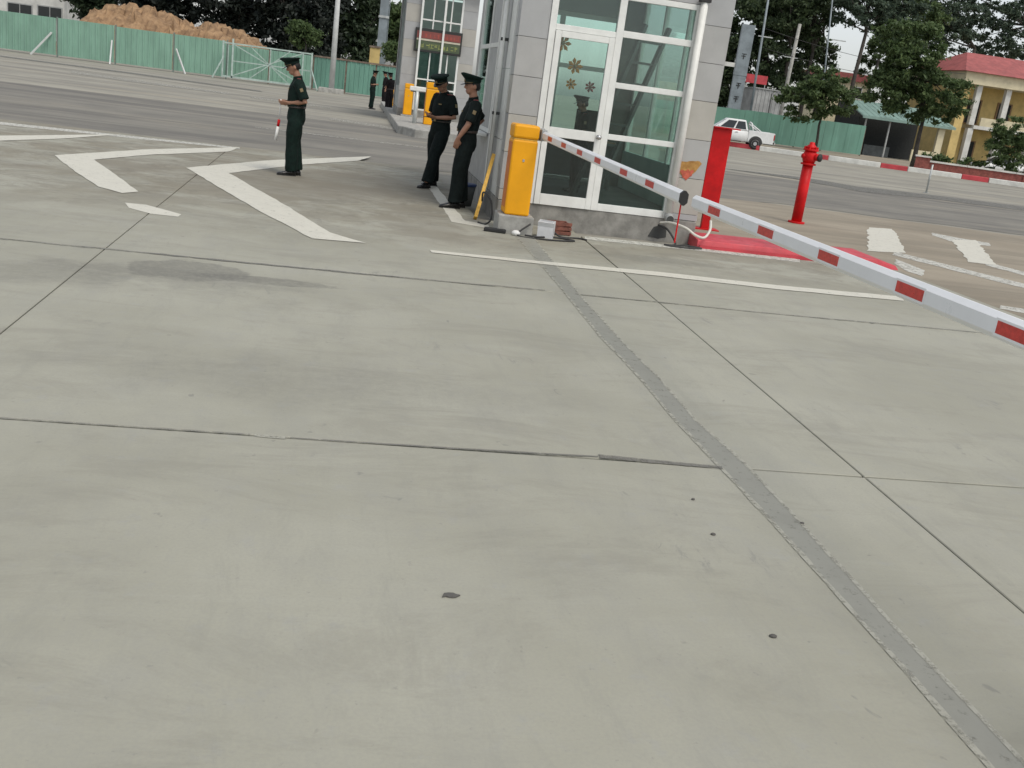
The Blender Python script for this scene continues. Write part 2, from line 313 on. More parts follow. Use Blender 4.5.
# paint on the paving right of the booth
for q in ([(868, 228), (893, 230), (906, 254), (868, 252)], [(951, 240.5), (976, 241), (996, 266), (968, 263)]):
    flat('zebra_bar', 'road_paint', bpy.data.objects['brown_pavement'], [(p.x, p.y) for p in (g(*a, GZ) for a in q)], GZ+.017, .2, .03)
for q in ([(893, 252), (1030, 286.5), (1030, 291), (893, 256)], [(985, 262.5), (1040, 277), (1040, 281), (985, 266)], [(896, 260), (926, 272), (921, 277), (905, 272), (893, 264)], [(932, 233.5), (960, 239), (990, 244), (990, 247), (950, 242), (932, 236)], [(1000, 306.5), (1040, 313), (1040, 318), (1000, 310)]):
    flat('edge_marking', 'worn_paint', bpy.data.objects['brown_pavement'], [(p.x, p.y) for p in (g(*a, GZ) for a in q)], GZ+.016, .2, .02)
# far markings in the yard
yd = bpy.data.objects['ground']
for q in ([(70, 71), (150, 82), (230, 93), (230, 95), (150, 84.5), (70, 73)], [(250, 96.5), (330, 107), (330, 109), (250, 98.5)], [(330, 118), (400, 128.5), (400, 131), (330, 120)], [(255, 127), (330, 136), (430, 148), (430, 149), (330, 137), (255, 127.8)]):
    flat('lane_marking', 'faded_paint', yd, [(p.x, p.y) for p in (g(*a, GZ) for a in q)], GZ+.011, .8, .03)
for q in ([(-40, 50.5), (0, 55.5), (130, 72.5), (262, 91), (262, 92.3), (130, 73.8), (0, 56.8), (-40, 52)],):
    flat('gutter_line', 'sealant', yd, [(p.x, p.y) for p in (g(*a, GZ) for a in q)], GZ+.010, 1.5, .1)
for q in ([(720, 168), (800, 180), (860, 192), (940, 200), (1040, 213), (1040, 209), (940, 196), (860, 187), (800, 177)],):
    flat('tar_seam', 'sealant', yd, [(p.x, p.y) for p in (g(*a, GZ) for a in q)], GZ+.013, .8, .15)

# ------------------------------------------------------------------ booths
def pane(parent, x0, x1, y, z0, z1, m='pane', axis='x', name='pane'):
    return B(name, m, parent, *((x0, x1, y-.004, y+.004, z0, z1) if axis == 'x' else (y-.004, y+.004, x0, x1, z0, z1)))
TILES = ('tile_grey', 'tile_warm', 'tile_cool')
def tiles(parent, x0, x1, y0, y1, zs, face):
    """a column of facing tiles; face '-y' or '-x'"""
    for k, (a, b) in enumerate(zip(zs[:-1], zs[1:])):
        j = random.uniform(0, .003); m = TILES[random.randrange(3)]
        if face == '-y': B('tile', m, parent, x0, x1, y0-.016-j, y0-.0005, a+.003, b-.003, bevel=.002)
        elif face == '+x': B('tile', m, parent, x1+.0005, x1+.016+j, y0, y1, a+.003, b-.003, bevel=.002)
        else: B('tile', m, parent, x0-.016-j, x0-.0005, y0, y1, a+.003, b-.003, bevel=.002)
bt = empty('guard_booth', (1.94, 13.0, 0), 0, 'near grey tiled guard booth with white framed glass door', 'booth')
BW, BD, BH = 2.70, 4.25, 3.75
B('plinth', 'plinth', bt, 0, BW, 0, BD, -.05, .275, bevel=.012)
B('floor_slab', 'interior_dark', bt, .05, BW-.05, .1, BD-.1, .275, .30)
for x0, x1, y0, y1 in ((.02, .37, .02, .30), (2.30, BW-.02, .02, .30), (.02, .37, BD-.3, BD-.02), (2.33, BW-.02, BD-.3, BD-.02)):
    B('column', 'grout', bt, x0, x1, y0, y1, .276, BH)
zl = [.28, .42, .89, 1.36, 1.83, 2.30, 2.77, 3.24, 3.75]; zr = [.28, .36, .83, 1.33, 1.82, 2.29, 2.74, 3.2, 3.75]
tiles(bt, .0, .368, .02, .3, zl, '-y'); tiles(bt, 2.30, BW, .02, .3, zr, '-y')
tiles(bt, .02, .02, .04, .30, zl, '-x'); tiles(bt, .02, .02, BD-.30, BD-.02, zl, '-x'); tiles(bt, 0, BW-.02, .04, .3, zr, '+x')
for i in range(3):                                  # fascia over the glazing
    B('fascia_tile', TILES[i], bt, .372+i*.643, .372+i*.643+.638, .004, .03, 2.965, 3.75, bevel=.002)
B('lintel', 'grout', bt, .37, 2.30, .032, .28, 2.97, BH)
B('ceiling', 'interior_dark', bt, .03, BW-.03, .03, BD-.03, BH-.35, BH-.28)
B('roof', 'tile_grey', bt, -.25, BW+.25, -.25, BD+.25, BH+.002, BH+.3)
# glazed front: door on the left, three stacked panes on the right
fr = 'alu_white'
for x0, x1 in ((.372, .455), (1.225, 1.315), (2.215, 2.296)): B('window_post', fr, bt, x0, x1, -.012, .07, .277, 2.96, bevel=.004)
for x0, x1, z0, z1 in ((.456, 1.224, 2.43, 2.50), (.456, 1.224, 2.89, 2.96), (1.316, 2.214, 2.45, 2.53), (1.316, 2.214, 1.835, 1.905), (1.316, 2.214, 1.195, 1.265), (1.316, 2.214, .277, .37), (1.316, 2.214, 2.89, 2.958)):
    B('window_rail', fr, bt, x0, x1, -.008, .066, z0, z1, bevel=.004)
pane(bt, 1.316, 2.214, .03, .371, 1.194); pane(bt, 1.316, 2.214, .03, 1.266, 1.834); pane(bt, 1.316, 2.214, .03, 1.906, 2.449); pane(bt, 1.316, 2.214, .03, 2.531, 2.889); pane(bt, .456, 1.224, .03, 2.501, 2.889)
door = empty('door', (.46, -.004, .28)); door.parent = bt
dw, dh = .76, 2.145
for x0, x1, z0, z1 in ((0, .075, 0, dh), (dw-.075, dw, 0, dh), (.076, dw-.076, dh-.075, dh), (.076, dw-.076, .0, .14), (.076, dw-.076, .865, .985)):
    B('door_frame', fr, door, x0, x1, -.022, .03, z0, z1, bevel=.004)
B('door_pane', 'dark_pane', door, .076, dw-.076, .0, .008, .141, .864); B('door_pane', 'pane', door, .076, dw-.076, .0, .008, .986, dh-.076)
MB().lathe([(.001, 0), (.028, .0), (.028, .012), (.014, .016), (.014, .05), (.03, .055), (.03, .075), (.001, .08)], n=12).build('door_knob', 'chrome', door, smooth=True, loc=(dw-.038, -.024, .93)).rotation_euler = (R(90), 0, 0)
# left flank: cladding panels, one sliding window, ledge, pipe
B('corner_trim', 'alu_white', bt, .004, .019, .302, .335, .28, BH); B('gap_strip', 'dark_gap', bt, .05, .07, .336, .45, .28, BH)
B('flank_backing', 'grout', bt, .075, .10, .451, BD-.301, .276, 1.1)
yy = .452
for wd, m in ((.42, 'alu_white'), (.05, None), (.40, 'tile_cool'), (.42, 'alu_white')):
    if m:
        for z0, z1 in ((.28, 1.0), (1.006, 1.9), (1.906, 2.8), (2.806, 3.74)): B('cladding_panel', m, bt, .012, .05, yy, yy+wd-.008, z0, z1, bevel=.003)
    yy += wd
for z0, z1 in ((.28, 1.0),): B('cladding_panel', 'tile_cool', bt, .012, .05, yy, BD-.32, z0, z1, bevel=.003)
for y in (yy, 2.75, BD-.40): B('side_post', 'alu_white', bt, 0.0, .07, y, y+.07, 1.006, 3.74, bevel=.003)
for z in (1.006, 2.2, 3.0): B('side_rail', 'alu_white', bt, .008, .062, yy+.071, BD-.401, z, z+.06)
B('cladding_panel', 'tile_cool', bt, .02, .05, yy+.072, 2.748, 1.067, 3.74)
for y0, y1 in ((2.821, BD-.401),):
    for z0, z1 in ((1.067, 2.199), (2.261, 2.999), (3.061, 3.74)): pane(bt, y0, y1, .035, z0, z1, axis='y')
B('counter_ledge', 'alu_white', bt, -.20, -.001, yy+.1, 2.7, .95, 1.0, bevel=.01)
MB().tube([(-.05, .93, .28), (-.05, .93, 3.7)], .03, 10).build('drain_pipe', 'alu_white', bt, True)
for z in (1.3, 2.25, 2.9): B('pipe_clip', 'dark_gap', bt, -.085, .011, .905, .955, z, z+.04)
# right wall, its glazing added to let light into the booth; back wall
B('side_wall', 'interior_wall', bt, BW-.1, BW-.025, .301, BD-.301, .276, .9)
for y in (.31, 1.5, 2.7, BD-.39): B('side_post', fr, bt, BW-.09, BW-.03, y, y+.07, .901, BH-.36)
for y0, y1 in ((.381, 1.499), (1.571, 2.699), (2.771, BD-.391)): pane(bt, y0, y1, BW-.06, .901, BH-.36, axis='y')
for x0, x1 in ((.371, .45), (1.28, 1.36), (2.25, 2.329)): B('back_post', fr, bt, x0, x1, BD-.12, BD-.05, .276, BH-.36)
for z in (.276, 1.05, 2.1, 2.9): B('back_rail', fr, bt, .451, 2.249, BD-.115, BD-.055, z, z+.07)
for x0, x1 in ((.45, 1.28), (1.36, 2.25)):
    for z0, z1 in ((.346, 1.05), (1.12, 2.1), (2.17, 2.9)): pane(bt, x0, x1, BD-.08, z0, z1)
B('back_header', 'tile_grey', bt, .371, 2.329, BD-.14, BD-.04, 2.975, BH-.36)
# white rain pipe in front of the right column
MB().tube([(2.275, -.075, .36), (2.275, -.075, 2.99)], .047, 14).build('rain_pipe', 'pvc', bt, True)
MB().tube([(2.275, -.072, .34), (2.275, -.09, .30), (2.275, -.14, .285), (2.275, -.17, .285)], [.056, .058, .056, .056], 14).build('pipe_elbow', 'alu_grey', bt, True)
MB().tube([(2.275, -.1705, .285), (2.275, -.1725, .285)], .05, 14).build('pipe_mouth', 'dark_gap', bt)
B('pipe_bracket', 'black_rubber', bt, 2.21, 2.34, -.13, -.017, 2.992, 3.03)
# broken hole in the plinth, weathered mark on the right column
MB().prism([(2.06, .02), (2.12, .15), (2.22, .185), (2.30, .14), (2.31, .03), (2.2, .0)], 0, .006).build('plinth_hole', 'dark_gap', bt, loc=(0, -.002, 0)).rotation_euler = (R(90), 0, 0)
p = [(2.335, .97), (2.345, 1.03), (2.42, 1.045), (2.50, 1.06), (2.60, 1.07), (2.625, 1.04), (2.585, .97), (2.535, .90), (2.46, .83), (2.40, .85), (2.335, .90)]
o = MB().prism(edgy(p, .03, .008), 0, .002).build('orange_stain', 'stain_orange', bt, loc=(0, -.0195+.02, 0)); o.rotation_euler = (R(90), 0, 0); o['label'] = 'orange and red fan shaped stain on grey tiles'
p = [(2.345, .905), (2.38, .93), (2.41, .915), (2.45, .95), (2.48, .92), (2.52, .945), (2.545, .925), (2.50, .85), (2.45, .80), (2.40, .84)]
MB().prism(edgy(p, .025, .012), 0, .002).build('red_stain', 'stain_red', bt, loc=(0, -.0025, 0)).rotation_euler = (R(90), 0, 0)

# things inside the near booth
ld = empty('step_ladder', (3.62, 14.1, .30), 0, 'grey aluminium ladder leaning inside the near booth behind the glass', 'ladder')
for dx in (-.19, .19): MB().bar((dx-.30, .1+dx*.3, 0), (dx+.50, .45+dx*.3, 2.45), .07, .05).build('rail', 'ladder_alu', ld)
for k in range(8):
    t = .08+k*.118; MB().bar((-.30+.8*t-.17, .1+.35*t-.05, 2.45*t), (-.30+.8*t+.17, .1+.35*t+.05, 2.45*t), .05, .03).build('rung', 'ladder_alu', ld)
dk = empty('desk', (2.95, 15.9, .30), 0, 'dark desk standing inside the near booth', 'desk')
B('desk_top', 'wood', dk, 0, 1.2, 0, .6, .70, .74, bevel=.004)
for x in (.02, 1.14): B('side_panel', 'interior_dark', dk, x, x+.04, .03, .57, 0, .70)
B('front_panel', 'interior_dark', dk, .061, 1.139, .06, .08, .15, .70)
mo = empty('monitor', (3.75, 16.2, 1.04), 0, 'computer monitor on the desk inside the near booth', 'monitor')
B('foot', 'black_rubber', mo, -.12, .12, -.08, .08, 0, .02); B('neck', 'black_rubber', mo, -.03, .03, .0, .03, .021, .2); B('screen', 'phone_black', mo, -.26, .26, -.03, -.001, .12, .45, bevel=.005)
# orange, yellow and red flower shapes set against the door glass
for px, py, r_, nm in ((575, 66, .105, 'large orange flower shape on the booth door glass'), (563, 43, .11, 'yellow flower shape highest on the booth door glass'), (571, 84, .075, 'small orange flower shape low on the booth door glass'), (590, 87, .075, 'small red paper-thin flower shape low on the booth door glass')):
    q = at(px, py, 13.06); rf = empty('flower_shape', q, 0, nm, 'paper flower', 'flower shapes in the booth window')
    mm = 'badge_red' if 'red paper' in nm else 'flower_orange'
    for k in range(7):
        a = 2*math.pi*k/7; c, s_ = math.cos(a), math.sin(a)
        MB().add([(0, 0, 0), (r_*.7*math.cos(a-.35), .01, r_*.7*math.sin(a-.35)), (r_*c, -.015, r_*s_), (r_*.7*math.cos(a+.35), .01, r_*.7*math.sin(a+.35)), (0, .02, 0)], [(0, 1, 2, 3), (4, 3, 2, 1), (0, 4, 1), (0, 3, 4)]).build('petal', mm, rf)
    MB().ball((0, -.02, 0), r_*.22, .03, r_*.22, 8, 6).build('flower_heart', 'gold', rf, True)

# the far booth on its raised island
ISL = .2
x0 = at(397, 112, 38).x; xe = at(467, 118, 38).x
isl = MB().prism([(x0-.25, 30.6), (x0+.2, 29.6), (xe-.2, 29.6), (xe+.3, 30.6), (xe+.3, 52), (x0-.25, 52)], GZ-.05, ISL).build('traffic_island', 'rough_concrete', None, bevel=.03)
tag(isl, 'raised concrete traffic island under the far booth', 'island', kind='structure')
b2 = empty('guard_booth', (x0, 38, ISL), 0, 'far grey guard booth with lattice window and message board', 'booth'); BW2 = xe-x0
cw = .52
B('plinth', 'plinth', b2, 0, BW2, 0, 4.5, 0, .25, bevel=.01)
z2 = [.251, .85, 1.45, 2.05, 2.65, 3.25, 3.85, 4.5]
for xx in (0, BW2-cw): B('column', 'grout', b2, xx+.01, xx+cw-.01, .03, .4, .252, 4.5); tiles(b2, xx, xx+cw, .03, .4, z2, '-y')
B('column', 'grout', b2, .01, cw, 4.1, 4.47, .252, 4.5); tiles(b2, .01, .01, .05, .4, z2, '-x'); tiles(b2, .01, .01, 4.1, 4.45, z2, '-x')
B('dado_wall', 'tile_cool', b2, .03, .12, .41, 4.09, .252, 1.0); B('rear_wall', 'interior_wall', b2, cw, BW2-.02, 4.3, 4.45, .252, 4.4); B('side_wall', 'interior_wall', b2, BW2-.12, BW2-.03, .41, 4.29, .252, 4.4)
for y in (.42, 1.6, 2.8, 4.0): B('side_post', 'alu_grey', b2, .03, .1, y, y+.07, 1.0, 4.2)
for y0, y1 in ((.491, 1.599), (1.671, 2.799), (2.871, 3.999)): pane(b2, y0, y1, .06, 1.001, 4.2, axis='y')
B('roof', 'tile_grey', b2, -.3, BW2+.3, -.3, 4.8, 4.502, 4.8)
gx0, gx1 = cw+.005, BW2-cw-.005; gw = gx1-gx0
for i, t in enumerate((0, .30, .57, .73, 1.)):
    wd = .07 if i in (0, 2, 4) else .045
    B('mullion', 'alu_white', b2, gx0+t*(gw-wd), gx0+t*(gw-wd)+wd, -.16 if i in (0, 2) else .008, .05, .252, 4.49)
for z in (.252, 1.02, 1.32, 2.9, 3.35, 4.3): B('window_rail', 'alu_white', b2, gx0+.071, gx1-.071, .0, .045, z, z+.05)
pane(b2, gx0+.02, gx1-.02, .055, .3, 4.4)
sg = empty('message_board', (x0+cw-.12, 38.002, ISL+2.28), 0, 'black message board with red and yellow lines on far booth', 'sign')
sw, sh = gw+.16, .80
B('case', 'board_black', sg, -.02, sw, -.10, -.022, 0, sh, bevel=.01)
B('red_band', 'board_red', sg, .05, sw-.06, -.106, -.1015, .46, .70); B('green_band', 'board_green', sg, .05, sw-.06, -.106, -.1015, .08, .37); B('divider_line', 'board_line', sg, .05, sw-.06, -.107, -.1015, .385, .445)
for rowz, m, h in ((.50, 'led_red', .15), (.14, 'led_green', .16)):
    x = .12; mb = MB(); k = 0
    while x < sw-.2:
        wd = random.uniform(.06, .12)
        for _ in range(3):
            k += 1; dy = .00001*k
            if random.random() < .5: xx = x+random.uniform(0, wd-.02); mb.box(xx, xx+.022, -.1108-dy, -.1065, rowz, rowz+h*random.uniform(.7, 1))
            else: zz = rowz+random.uniform(0, h-.03); mb.box(x, x+wd, -.1112-dy, -.1065, zz, zz+.022)
        x += wd+random.choice((.03, .035, .09))
    mb.build('lit_text', m, sg)['kind'] = 'stuff'

# ------------------------------------------------------------------ barriers
def cabinet(name, loc, rz, h, label, wd=.30, dp=.34, base=.22, group='yellow barrier machines'):
    c = empty(name, loc, rz, label, 'barrier', group)
    if base: MB().prism([(-wd/2-.07, -dp/2-.05), (wd/2+.06, -dp/2-.06), (wd/2+.07, dp/2+.05), (-wd/2-.06, dp/2+.06)], -.05, base).build('concrete_base', 'rough_concrete', c, bevel=.015)
    bd = B('cabinet_body', 'yellow_paint', c, -wd/2, wd/2, -dp/2, dp/2, base+.001, base+h*.835, bevel=.022)
    B('seam_band', 'plank_yellow', c, -wd/2+.012, wd/2-.012, -dp/2+.012, dp/2-.012, base+h*.835-.002, base+h*.85)
    B('lid', 'yellow_paint', c, -wd/2-.003, wd/2+.003, -dp/2-.003, dp/2+.003, base+h*.85, base+h, bevel=.025)
    B('side_slot', 'orange_side', bd, -wd/2-.004, -wd/2+.01, -dp/2+.05, dp/2-.05, base+.08, base+h*.8)
    B('lock', 'chrome', bd, -.012, .012, -dp/2-.006, -dp/2+.01, base+h*.6, base+h*.6+.03)
    return c
def hexarm(mb, a, b, wd, h):
    a, b = Vector(a), Vector(b); d = (b-a).normalized(); x = d.cross(Vector((0, 0, 1))).normalized(); u = x.cross(d)
    c = .022
    sec = [(-wd/2, -h/2+c), (-wd/2+c, -h/2), (wd/2-c, -h/2), (wd/2, -h/2+c), (wd/2, h/2-c), (wd/2-c, h/2), (-wd/2+c, h/2), (-wd/2, h/2-c)]
    return mb.loft([[p+x*s+u*t for s, t in sec] for p in (a, b)])
def arm(root, a, b, ts, plen):
    inv = Matrix.Rotation(-root.rotation_euler.z, 3, 'Z')
    a, b = inv @ (Vector(a)-root.location), inv @ (Vector(b)-root.location); d = (b-a).normalized(); x = d.cross(Vector((0, 0, 1))).normalized(); wd, h = .052, .10
    bo = hexarm(MB(), a, b, wd, h).build('arm', 'arm_white', root)
    for t in ts:
        c = a+(b-a)*t
        for sgn in (-1, 1):
            q = c+x*sgn*(wd/2+.0015); MB().bar(q-d*plen/2, q+d*plen/2, .0025, .048).build('reflector', 'red_reflector', bo)
            MB().bar(q-x*sgn*.0007-d*(plen/2+.012), q-x*sgn*.0007+d*(plen/2+.012), .0012, .068).build('reflector_border', 'arm_white', bo)
    return bo, a, b, d, x
nc = cabinet('barrier_gate', (2.035, 12.17, 0), 0, 1.06, 'yellow barrier cabinet before near booth door with its white arm lowered')
A0, A1 = Vector((2.24, 12.16, 1.185)), Vector((2.40, 7.10, 1.075))
bo, qa, qb, d, x = arm(nc, A0, A1, [.117, .255, .398, .538, .712, .858], .215)
hexarm(MB(), qb+d*.0005, qb+d*.03, .058, .106).build('end_cap', 'black_rubber', bo)
MB().tube([qb-d*.02+Vector((0, 0, -.05)), qb-d*.015+Vector((0, 0, -.33))], .006, 8).build('hanging_rod', 'red_paint', bo)
MB().tube([qa+Vector((-.05, 0, 0)), qa+Vector((.03, 0, 0))], .075, 16).build('hub', 'alu_grey', nc, bevel=.005)
B('clamp', 'alu_grey', nc, qa.x-.032, qa.x+.036, qa.y-.17, qa.y+.13, qa.z-.065, qa.z+.065, bevel=.008)
ncb = cabinet('barrier_gate', (2.68, 1.53, 0), math.pi, 1.06, 'nearer barrier whose white arm reaches in from the right edge', base=.16)
B0, B1 = Vector((2.46, 1.55, 1.055)), Vector((2.42, 6.88, 1.072))
bo, qa, qb, d, x = arm(ncb, B0, B1, [(yy-1.55)/5.33 for yy in (6.42, 5.55, 4.74, 3.96, 3.23, 2.5)], .22)
MB().tube([qa+Vector((-.08, 0, 0)), qa+Vector((.03, 0, 0))], .075, 16).build('hub', 'alu_grey', ncb)
# cabinets by the far booth
q = g(429.5, 125, ISL); cabinet('barrier_machine', (q.x, q.y+.2, ISL), 0, 1.3, 'tall yellow barrier cabinet right of the barrier rest at far booth', .40, .40, .0)
q = at(407, 111, 37.6); cabinet('barrier_machine', (q.x, 37.6, ISL), 0, 1.08, 'yellow barrier cabinet against the left column of far booth', .30, .3, .06)
q = at(394.3, 105, 47); cabinet('barrier_machine', (q.x+.02, 47, ISL), 0, 1.05, 'yellow barrier cabinet half hidden behind the far guards', .30, .3, .0)
q = g(413.5, 131, GZ); rs = empty('arm_rest_post', (q.x, q.y, GZ), 0, 'grey forked post resting a barrier arm beside the island', 'post')
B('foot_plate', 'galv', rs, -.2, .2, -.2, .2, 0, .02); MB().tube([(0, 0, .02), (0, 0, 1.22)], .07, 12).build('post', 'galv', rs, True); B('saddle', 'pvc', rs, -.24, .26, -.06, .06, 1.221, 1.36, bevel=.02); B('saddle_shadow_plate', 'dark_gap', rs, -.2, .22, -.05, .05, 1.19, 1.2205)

# ------------------------------------------------------------------ things on the ground by the cabinet
jbx = empty('junction_box', (2.30, 11.93, 0), R(-18), 'open white electrical box lying at foot of the cabinet', 'electrical box')
for dims in ((0, .19, 0, .015, 0, .2), (0, .012, .016, .16, 0, .2), (.178, .19, .016, .16, 0, .2), (.0125, .1775, .145, .16, 0, .2), (.0125, .1775, .016, .144, 0, .012)): B('wall', 'box_grey', jbx, *dims)
MB().prism([(0, 0), (.2, 0), (.2, .17), (0, .17)], 0, .01).build('open_lid', 'box_grey', jbx, loc=(-.004, -.02, .19)).rotation_euler = (R(-70), 0, 0)
MB().box(.03, .16, .03, .12, .0125, .1).build('relay_block', 'black_rubber', jbx, bevel=.006)
cr = empty('wooden_crate', (2.55, 12.25, 0), R(14), 'small broken brown crate beside the electrical box', 'crate')
for k in range(3):
    B('slat', 'box_brown', cr, 0, .26, 0, .018, .01+k*.055, .05+k*.055); B('slat', 'box_brown', cr, 0, .26, .17, .188, .01+k*.055, .05+k*.055)
for xx in (.0, .242): B('corner_post', 'box_brown', cr, xx, xx+.018, .019, .169, .0, .15)
def cable(name, m, pts, r, label, cat='cable'):
    P = [Vector(p) for p in pts]; out = []
    for i in range(len(P)-1):
        p0, p1, p2, p3 = P[max(i-1, 0)], P[i], P[i+1], P[min(i+2, len(P)-1)]
        for k in range(6):
            t = k/6; out.append(.5*((2*p1)+(p2-p0)*t+(2*p0-5*p1+4*p2-p3)*t*t+(3*p1-p0-3*p2+p3)*t**3))
    out.append(P[-1]); o = MB().tube(out, r, 7).build(name, m, None, True); return tag(o, label, cat)
cable('cable', 'dark_cable', [(2.2, 11.9, .15), (2.05, 11.82, .012), (2.4, 11.72, .012), (2.75, 11.85, .012), (2.55, 11.98, .012), (2.3, 11.86, .012), (2.15, 11.9, .012)], .011, 'black cable coiled round the white electrical box')
cable('cable', 'dark_cable', [(2.5, 12.2, .1), (2.62, 12.1, .012), (2.85, 12.12, .012), (2.95, 12.05, .012)], .011, 'short black cable trailing from the brown crate')
cable('white_hose', 'white_cable', [(4.12, 12.93, .22), (4.2, 12.7, .26), (4.33, 12.5, .24), (4.45, 12.42, .17), (4.58, 12.44, .15), (4.66, 12.5, .25), (4.67, 12.56, .36)], .017, 'white hose looping from plinth hole to the red plate', 'hose')
cable('cable', 'dark_cable', [(4.1, 12.93, .19), (4.16, 12.7, .17), (4.25, 12.55, .012), (4.05, 12.38, .012), (4.3, 12.3, .012), (4.55, 12.4, .012), (4.35, 12.5, .012), (4.2, 12.42, .012)], .014, 'black cable lying in loops by the plinth hole')
cable('cable', 'dark_cable', [(1.72, 12.9, .25), (1.7, 12.7, .38), (1.78, 12.52, .3), (1.8, 12.45, .1), (1.74, 12.5, .012), (1.66, 12.6, .012)], .012, 'black cable bent behind the yellow cabinet')
pl = empty('yellow_plank', (1.66, 12.9, 0), 0, 'yellow painted plank leaning on the booth flank', 'plank')
MB().bar((0, 0, .02), (.205, .48, .80), .09, .045, (1, 0, 0)).build('board', 'plank_yellow', pl, bevel=.004)
o = MB().bar((1.66, 11.98, .025), (1.92, 11.93, .025), .07, .05).build('rubber_block', 'black_rubber', None, bevel=.012); tag(o, 'black rubber block on ground left of the cabinet base', 'block')
o = MB().ball((2.03, 11.86, .032), .055, .05, .035, 10, 6).build('plaster_lump', 'paper', None, True); tag(o, 'white lump of plaster in front of cabinet base', 'plaster lump')
bk = empty('bucket', (1.66, 14.3, 0), 0, 'dark bucket with blue rim behind the standing guard', 'bucket')
MB().lathe([(.10, 0), (.14, .30), (.132, .30), (.095, .012)], n=18).build('pail', 'interior_dark', bk, True); MB().lathe([(.142, .28), (.148, .285), (.148, .31), (.142, .312)], n=18).build('rim', 'blue_plastic', bk, True)
q = g(450, 596); o = MB().prism(edgy([(-.028, -.012), (.02, -.016), (.034, .0), (.012, .016), (-.022, .01)], .012, .004), 0.001, .006).build('dry_leaf', 'twig', None, loc=(q.x, q.y, 0)); tag(o, 'dark dry leaf flat on the open concrete', 'leaf')
for px, py, s_ in ((773, 637, .5), (713, 535, .4), (693, 500, .3), (802, 524, .35)):
    q = g(px, py); o = MB().ball((0, 0, .004), .012*s_/.4, .009*s_/.4, .006, 7, 5).build('pebble', 'twig', None, True, loc=(q.x, q.y, 0)); tag(o, {773: 'dark pebble nearest the camera left of the trench', 713: 'dark pebble left of the trench above the nearest one', 693: 'tiny dark pebble farthest left of the trench', 802: 'dark pebble on the right edge of the trench'}[px], 'pebble', 'pebbles by the trench')

# ------------------------------------------------------------------ red things right of the booth
ZB = GZ+.012
pt = empty('red_steel_plate', (4.6, 12.5, 0), 0, 'low red steel ramp plate on the ground beside the booth', 'plate')
MB().loft([[(-.08, .0, ZB), (-.02, .62, ZB), (-.02, .60, .13), (-.06, .05, .10)], [(2.50, .0, ZB), (2.45, .75, ZB), (2.45, .73, .13), (2.48, .05, .10)], [(2.86, .1, ZB), (2.75, .6, ZB), (2.75, .58, .05), (2.82, .14, .03)]]).build('deck', 'red_plate', pt, bevel=.008)
B('edge_lip', 'red_plate', pt, -.05, 2.3, -.03, -.004, ZB, .045)
q = g(704, 229, ZB); ps = empty('red_post', (q.x, q.y, ZB), R(-6), 'wide red steel post with flat top plate', 'post')
B('stem', 'red_paint', ps, -.06, .06, -.05, .05, 0, .36); B('column', 'red_paint', ps, -.145, .145, -.06, .06, .361, 1.52, bevel=.006); B('top_plate', 'red_paint', ps, -.14, .26, -.09, .09, 1.521, 1.54); B('foot_plate', 'red_paint', ps, -.2, .2, -.14, .14, 0.0, .015); B('bracket', 'red_paint', ps, -.34, -.061, -.03, .03, .27, .31); B('bracket_tip', 'red_paint', ps, -.34, -.29, -.03, .03, .2, .269)
q = g(796, 223, ZB); hy = empty('red_standpipe', (q.x, q.y, ZB), R(-8), 'red standpipe hydrant with flanged top and side outlet', 'hydrant')
MB().tube([(0, 0, 0), (0, 0, 1.08)], .095, 16).build('pipe', 'red_paint', hy, True)
for z, r_ in ((.0, .15), (1.05, .135), (1.30, .135)): MB().lathe([(r_, z+.001), (r_, z+.035)], n=18).build('flange', 'red_paint', hy, bevel=.004)
MB().lathe([(.10, 1.086), (.125, 1.15), (.125, 1.24), (.10, 1.30)], n=16).build('valve_body', 'red_paint', hy, True); MB().lathe([(.10, 1.336), (.09, 1.38), (.05, 1.41), (.045, 1.45), (.01, 1.455)], n=14).build('bonnet', 'red_paint', hy, True)
MB().tube([(.07, -.07, 1.2), (.13, -.13, 1.2)], .06, 12).build('outlet', 'red_paint', hy, True); MB().tube([(.1305, -.1305, 1.2), (.155, -.155, 1.2)], .068, 12).build('outlet_cap', 'black_rubber', hy, True)
MB().tube([(-.08, -.02, 1.2), (-.15, -.04, 1.2)], .04, 10).build('outlet', 'red_paint', hy, True)
for k in range(6): a = k*math.pi/3; MB().tube([(.115*math.cos(a), .115*math.sin(a), 1.335), (.115*math.cos(a), .115*math.sin(a), 1.375)], .016, 6).build('bolt', 'red_paint', hy)
q = g(926, 193, GZ); tp = empty('thin_post', (q.x, q.y, GZ), 0, 'thin grey steel post standing alone before the painted kerb', 'post'); MB().tube([(0, 0, 0), (0, 0, 1.0)], .035, 8).build('post', 'galv', tp, True); MB().lathe([(.1, 0.001), (.1, .02)], n=12).build('foot_plate', 'galv', tp)

